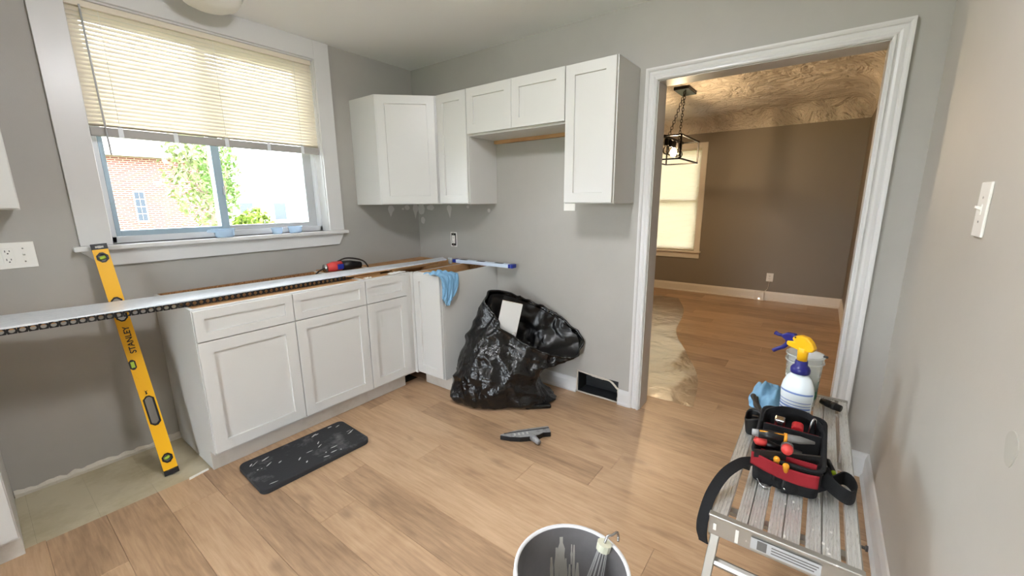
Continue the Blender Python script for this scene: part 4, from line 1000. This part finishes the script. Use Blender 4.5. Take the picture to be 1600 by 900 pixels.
# ------------------------------------------------------------------ open tool bag
tbg = empty('tool_bag', (-1.05,-2.945,ZP), 'open black and red fabric tool bag on the platform', 'tool bag')
def wallring(z, ex):     # rounded rectangle outline of the bag, centre (-1.04,-2.94)
    return [(-1.04+a*(1+ex), -2.94+b*(1+ex)) for a,b in rrect(.29,.175,.03,4)]
def shell(z0_, z1f, z1b, inset, name, mat):
    a = wallring(0,-.03); b = wallring(0,.03); n_ = len(a); sh = inset; vs = []
    for ring_, kind in ((a,0),(b,1),(b,2),(a,3)):
        for x, y in ring_:
            f = (x+1.19)/.30; top = z1f + (z1b-z1f)*f
            dx = -.05*( (0 if kind in (0,3) else 1) )*0
            ii = 1 - (sh/.09 if kind in (2,3) else 0)
            z = z0_ if kind in (0,3) else top
            if kind == 3: z = z0_+.004
            vs.append((-1.04+(x+1.04)*ii, -2.94+(y+2.94)*ii, z))
    fs = [(l*n_+i, l*n_+(i+1)%n_, (l+1)*n_+(i+1)%n_, (l+1)*n_+i) for l in range(3) for i in range(n_)] + [tuple(range(n_)), tuple(range(3*n_,4*n_))]
    return MB().add(vs, fs).build(name, mat, tbg)
shell(ZP, ZP+.095, ZP+.128, .006, 'bag_wall', 'blackcloth')
MB().prism([(-3.020,ZP+.002),(-2.862,ZP+.002),(-2.862,ZP+.128),(-3.020,ZP+.128)], -1.030, -1.022, 'x').build('divider', 'blackcloth', tbg, bevel=.003)
# red pocket across the front
def pocket(u, v):
    y = -2.850 - u*.170; b = .012*math.sin(u*math.pi); return (-1.196-b*(1-.3*v)-.010*math.sin(u*8)*.5, y, ZP+.060+v*.040+.006*math.sin(u*6+1)-.012*u)
MB().grid(pocket, 18, 6).build('front_pocket', 'redcloth', tbg, smooth=True, solid=.004)
MB().box(-1.175, -1.172, -3.012, -2.872, ZP+.07, ZP+.110).build('inner_lining', 'redcloth', tbg); MB().box(-1.0215, -1.0205, -3.012, -2.868, ZP+.09, ZP+.127).build('inner_lining', 'redcloth', tbg)
rimp = [(x, y, ZP+.095+.033*((x+1.19)/.30)) for x,y in wallring(0,.03)]
MB().tube(rimp, .0055, 6, closed=True).build('rim_piping', 'blackcloth', tbg, smooth=True)
def strap(name, pts, wdt, wv, th=.003, k_=8):
    P_ = crom(pts, k_); vs = []; wv = Vector(wv)
    for i, p in enumerate(P_):
        T_ = (P_[min(i+1,len(P_)-1)]-P_[max(i-1,0)]).normalized(); w__ = (wv - T_*wv.dot(T_)).normalized(); n_ = T_.cross(w__)
        for a, b in ((-1,-1),(1,-1),(1,1),(-1,1)): vs.append(tuple(p + w__*a*wdt/2 + n_*b*th/2))
    n2 = len(P_); fs = [(i*4+k, i*4+(k+1)%4, i*4+4+(k+1)%4, i*4+4+k) for i in range(n2-1) for k in range(4)] + [(3,2,1,0), tuple(range((n2-1)*4, n2*4))]
    return MB().add(vs, fs).build(name, 'blackcloth', tbg, smooth=False, bevel=.0008)
strap('shoulder_strap', [(-1.165,-2.855,ZP+.055),(-1.215,-2.828,ZP+.066),(-1.285,-2.795,ZP+.055),(-1.350,-2.774,ZP+.020),(-1.395,-2.766,ZP-.03),(-1.415,-2.768,ZP-.065),(-1.418,-2.776,ZP-.095)], .030, (.35,.8,.4), .005)
strap('carry_handle', [(-1.135,-3.030,ZP+.06),(-1.150,-3.062,ZP+.040),(-1.150,-3.096,ZP+.026),(-1.110,-3.112,ZP+.023),(-1.060,-3.105,ZP+.023),(-1.045,-3.085,ZP+.023),(-1.085,-3.060,ZP+.023),(-1.14,-3.02,ZP+.023),(-1.185,-2.97,ZP+.023),(-1.194,-2.935,ZP+.023)], .044, (0,0,1), .004)
strap('rear_handle', [(-1.00,-2.855,ZP+.11),(-.955,-2.862,ZP+.132),(-.925,-2.90,ZP+.143),(-.918,-2.945,ZP+.145),(-.925,-2.985,ZP+.140),(-.965,-3.020,ZP+.125),(-1.03,-3.03,ZP+.10)], .022, (0,0,1), .005)
MB().tube(crom([(-1.10,-2.848,ZP+.03),(-1.150,-2.862,ZP+.014),(-1.200,-2.886,ZP+.004),(-1.198,-2.905,ZP+.005),(-1.165,-2.925,ZP+.012),(-1.205,-2.945,ZP+.02)],5), .0028, 6).build('wire_bail', 'steel', tbg, smooth=True)
MB().tube([(-1.10,-3.035,ZP+.07),(-1.13,-3.058,ZP+.03)], .011, 8).build('side_loop', 'blackcloth', tbg, smooth=True)

def handtool(name, label, cat, parts):
    P_ = [Vector(p) for p in parts[0][1]]; t = empty(name, P_[0], label, cat, 'hand tools in the tool bag')
    for nm, pts, r_, mt in parts: MB().tube(pts, r_, 12).build(nm, mt, t, smooth=True)
    return t
zt_ = ZP+.12
handtool('utility_knife', 'black and grey utility knife with orange edging across the top of the tool bag', 'knife', [('butt',[(-1.166,-2.842,ZP+.153),(-1.165,-2.860,ZP+.154)],[.010,.012],'grey_rub'),('grip',[(-1.165,-2.860,ZP+.154),(-1.160,-2.890,ZP+.156),(-1.150,-2.926,ZP+.156)],[.013,.0145,.012],'blackp'),('band',[(-1.150,-2.924,ZP+.156),(-1.149,-2.932,ZP+.156)],[.0135,.0135],'orange'),('blade_case',[(-1.149,-2.932,ZP+.156),(-1.138,-2.965,ZP+.155),(-1.125,-3.000,ZP+.152)],[.012,.0115,.004],'bulkgrey')])
MB().tube([(-1.171,-2.862,ZP+.166),(-1.156,-2.926,ZP+.167)], .0022, 6).build('edging', 'orange', bpy.data.objects['utility_knife'], smooth=True)
handtool('screwdriver', 'red ball ended screwdriver handle at the left of the tool bag', 'screwdriver', [('handle',[(-1.170,-2.850,ZP+.128),(-1.167,-2.856,ZP+.129),(-1.160,-2.868,ZP+.127),(-1.156,-2.880,ZP+.124)],[.004,.013,.0145,.012],'toolred'),('grip',[(-1.156,-2.880,ZP+.124),(-1.140,-2.915,ZP+.110)],[.012,.010],'blackp'),('shaft',[(-1.140,-2.915,ZP+.11),(-1.10,-2.99,ZP+.06)],[.0035,.0035],'steel')])
handtool('claw_hammer', 'grey and red hammer handle end in the middle of the tool bag', 'hammer', [('handle_end',[(-1.190,-2.9375,ZP+.134),(-1.182,-2.937,ZP+.134),(-1.170,-2.9365,ZP+.134)],[.012,.0155,.0155],'toolred'),('grip',[(-1.170,-2.9365,ZP+.134),(-1.150,-2.936,ZP+.130),(-1.10,-2.936,ZP+.095)],[.0165,.0165,.012],'bulkgrey'),('head',[(-1.10,-2.905,ZP+.085),(-1.10,-2.975,ZP+.085)],[.014,.014],'dsteel')])
fl = empty('flat_bar', (-1.16,-2.94,ZP+.11), 'long flat black bar lying across the front of the tool bag', 'tool', 'hand tools in the tool bag')
Mx = Matrix.Translation((-1.170,-2.94,ZP+.108)) @ Matrix.Rotation(math.radians(-60.0-19),4,'Z')
vs_ = MB().box(-.088,.088,-.0025,.0025,-.012,.012,0,Matrix.Translation((-1.172,-2.938,ZP+.108)) @ Matrix.Rotation(math.radians(-66),4,'Z'))
vs_.build('bar', 'bulkgrey' if False else 'blackrub', fl, bevel=.001); MB().box(-.089,.089,-.003,.003,.0115,.0130,0,Matrix.Translation((-1.172,-2.938,ZP+.108)) @ Matrix.Rotation(math.radians(-66),4,'Z')).build('bar_edge', 'dsteel', fl)
for i, (p, lb_) in enumerate((((-1.203,-2.915,ZP+.108), 'yellow tool tip at the red pocket, nearer the red ball handle'), ((-1.212,-2.940,ZP+.100), 'yellow tool tip at the red pocket, the larger one to the right'))):
    t = empty('pliers', p, lb_, 'tool', 'hand tools in the tool bag'); p = Vector(p)
    MB().tube([p+Vector((-.006,0,.004)), p, p+Vector((.010,0,-.006)), p+Vector((.016,0,-.03))], [.003,.0085,.009,.007], 10).build('handle_tip', 'orange', t, smooth=True)
    MB().tube([p+Vector((.016,0,-.03)), p+Vector((.02,0,-.08))], .006, 8).build('jaw', 'dsteel', t, smooth=True)
tm = empty('tape_measure', (-1.0,-2.93,ZP+.10), 'red and chrome tape measure in the rear pocket of the tool bag', 'tape measure')
MB().prism([(-2.955+a*.5, ZP+.118+b*.5) for a,b in rrect(.066,.066,.022,4)], -1.005, -.968, 'x').build('case', 'red', tm, bevel=.004)
MB().box(-1.010,-.975,-2.920,-2.890,ZP+.100,ZP+.142).build('chrome_side', 'steel', tm, bevel=.004); MB().box(-1.0105,-1.009,-2.914,-2.899,ZP+.110,ZP+.132).build('clip', 'blackp', tm)
MB().tube(crom([(-.99,-2.985,ZP+.09),(-.985,-2.99,ZP+.150),(-.97,-3.0,ZP+.155),(-.965,-3.005,ZP+.10)],4), .003, 6).build('belt_wire', 'steel', tm, smooth=True)
hp = empty('tool_pouch', (-.83,-2.825,ZP), 'small black tool pouch on the platform at the left rear of the tool bag', 'pouch')
def pouch(u, v):
    a = 2*math.pi*u; r_ = .034*(1+.12*math.sin(a*3))*(.9+.25*v); return (-.835+r_*math.cos(a)*1.05, -2.826+r_*math.sin(a)*.95, ZP+.001+v*(.062+.010*math.sin(a*2+1)))
m = MB().grid(pouch, 28, 8, 0, True); m.build('pouch_wall', 'blackrub', hp, smooth=True, solid=.004)
m = MB(); m.add([pouch(i/28,.35) for i in range(28)], [tuple(range(28))]); m.build('pouch_floor', 'blackp', hp)
MB().box(-.852,-.840,-2.835,-2.815,ZP+.022,ZP+.070).build('tool_shank', 'dsteel', hp)
lm = empty('screwdriver', (-1.03,-3.056,ZP), 'slim screwdriver with a lime green tip between tool bag and platform edge', 'screwdriver', 'hand tools in the tool bag')
MB().tube([(-1.046,-3.064,ZP+.024),(-1.034,-3.060,ZP+.026)], [.006,.008], 10).build('tip', 'lime', lm, smooth=True); MB().tube([(-1.034,-3.060,ZP+.026),(-.985,-3.046,ZP+.034)], [.008,.0075], 10).build('handle', 'blackp', lm, smooth=True); MB().tube([(-.985,-3.046,ZP+.034),(-.93,-3.046,ZP+.01)], .0035, 8).build('shaft', 'steel', lm, smooth=True)

for o in S.objects:
    if o.parent is None and (o is tbg or o is tm or o.get('group') == 'hand tools in the tool bag'): o.location.x += .028

# ------------------------------------------------------------------ outdoors
GZ = -1.2
struct('ground_outside', MB().box(-60,60,-60,60,GZ-.3,GZ), 'soil')
bh = empty('brick_house', (-1,20,GZ), 'pale brick house seen through the left half of the kitchen window', 'house')
MB().box(-8,4.2,18,24,GZ,3.1).build('brick_wall', 'brick', bh)
MB().prism([(17.6,3.1),(24.4,3.1),(21,5.0)], -8.3, 4.5, 'x').build('roof', 'roof', bh)
wo = MB().box(1.62,1.95,17.94,18,.72,1.86).build('window', 'extwhite', bh)
for i in range(2):
    for j in range(4): MB().box(1.645+i*.145,1.780+i*.145,17.93,17.938,.75+j*.272,1.005+j*.272).build('pane', 'extwin', wo)
wh = empty('white_house', (10,30,GZ), 'white house with grey roof seen through the right half of the kitchen window', 'house')
MB().box(7.5,17,29,36,GZ,2.2).build('house_wall', 'extwhite', wh); MB().prism([(28.5,2.2),(36.5,2.2),(32.5,4.4)], 7.2, 17.3, 'x').build('roof', 'extwhite', wh)
for x in (9.2,11.4): MB().box(x,x+.8,28.93,29,.2,1.4).build('window', 'extwin', wh)
def leaves(n_, c, r_, size, sd):
    rnd = random.Random(sd); m = MB()
    for i in range(n_):
        while True:
            d = Vector((rnd.uniform(-1,1),rnd.uniform(-1,1),rnd.uniform(-1,1)))
            if .15 < d.length < 1: break
        q = Vector(c) + Vector((d.x*r_[0], d.y*r_[1], d.z*r_[2])); k_ = 1 + .3*noise.noise(q*1.3)
        q = Vector(c) + (q-Vector(c))*k_
        a = Vector((rnd.uniform(-1,1),rnd.uniform(-1,1),rnd.uniform(-1,1))).normalized(); b = a.cross(Vector((rnd.uniform(-1,1),rnd.uniform(-1,1),rnd.uniform(-1,1)))).normalized(); s_ = size*rnd.uniform(.6,1.3)
        m.add([q-a*s_, q+b*s_*.5, q+a*s_, q-b*s_*.5], [(0,1,2,3)])
    return m
def tree(name, label, c, r_, n_, size, lm_, sd, base):
    t = empty(name, (base[0],base[1],GZ), label, 'tree' if 'tree' in name else 'bush')
    f = leaves(n_, c, r_, size, sd).build('foliage', lm_, t); f['kind'] = 'stuff'
    MB().tube(crom([(base[0],base[1],GZ),(base[0]*.8+c[0]*.2,base[1]*.8+c[1]*.2,(GZ+c[2])/2),tuple(c)],5), [.09-.004*i for i in range(11)], 8).build('trunk', 'bark', t, smooth=True)
    for k_ in range(5):
        a = k_*1.26; MB().tube([(c[0],c[1],c[2]-r_[2]*.6), (c[0]+r_[0]*.7*math.cos(a), c[1]+r_[1]*.7*math.sin(a), c[2]+r_[2]*.3)], [.035,.012], 6).build('branch', 'bark', t)
tree('garden_tree', 'pale leafy tree in front of the brick house outside', (2.62,13.5,2.5), (1.15,.9,2.0), 1600, .11, 'leafpale', 1, (2.7,13.5))
tree('garden_tree', 'green tree just right of the window mullion outside', (2.06,10.6,2.2), (.46,.5,1.35), 900, .07, 'leaf', 2, (2.05,10.6))
tree('garden_bush', 'rounded yellow green bush outside the right window pane', (2.25,9.0,.1), (.72,.6,1.08), 5200, .075, 'bushleaf', 3, (2.25,9.0))
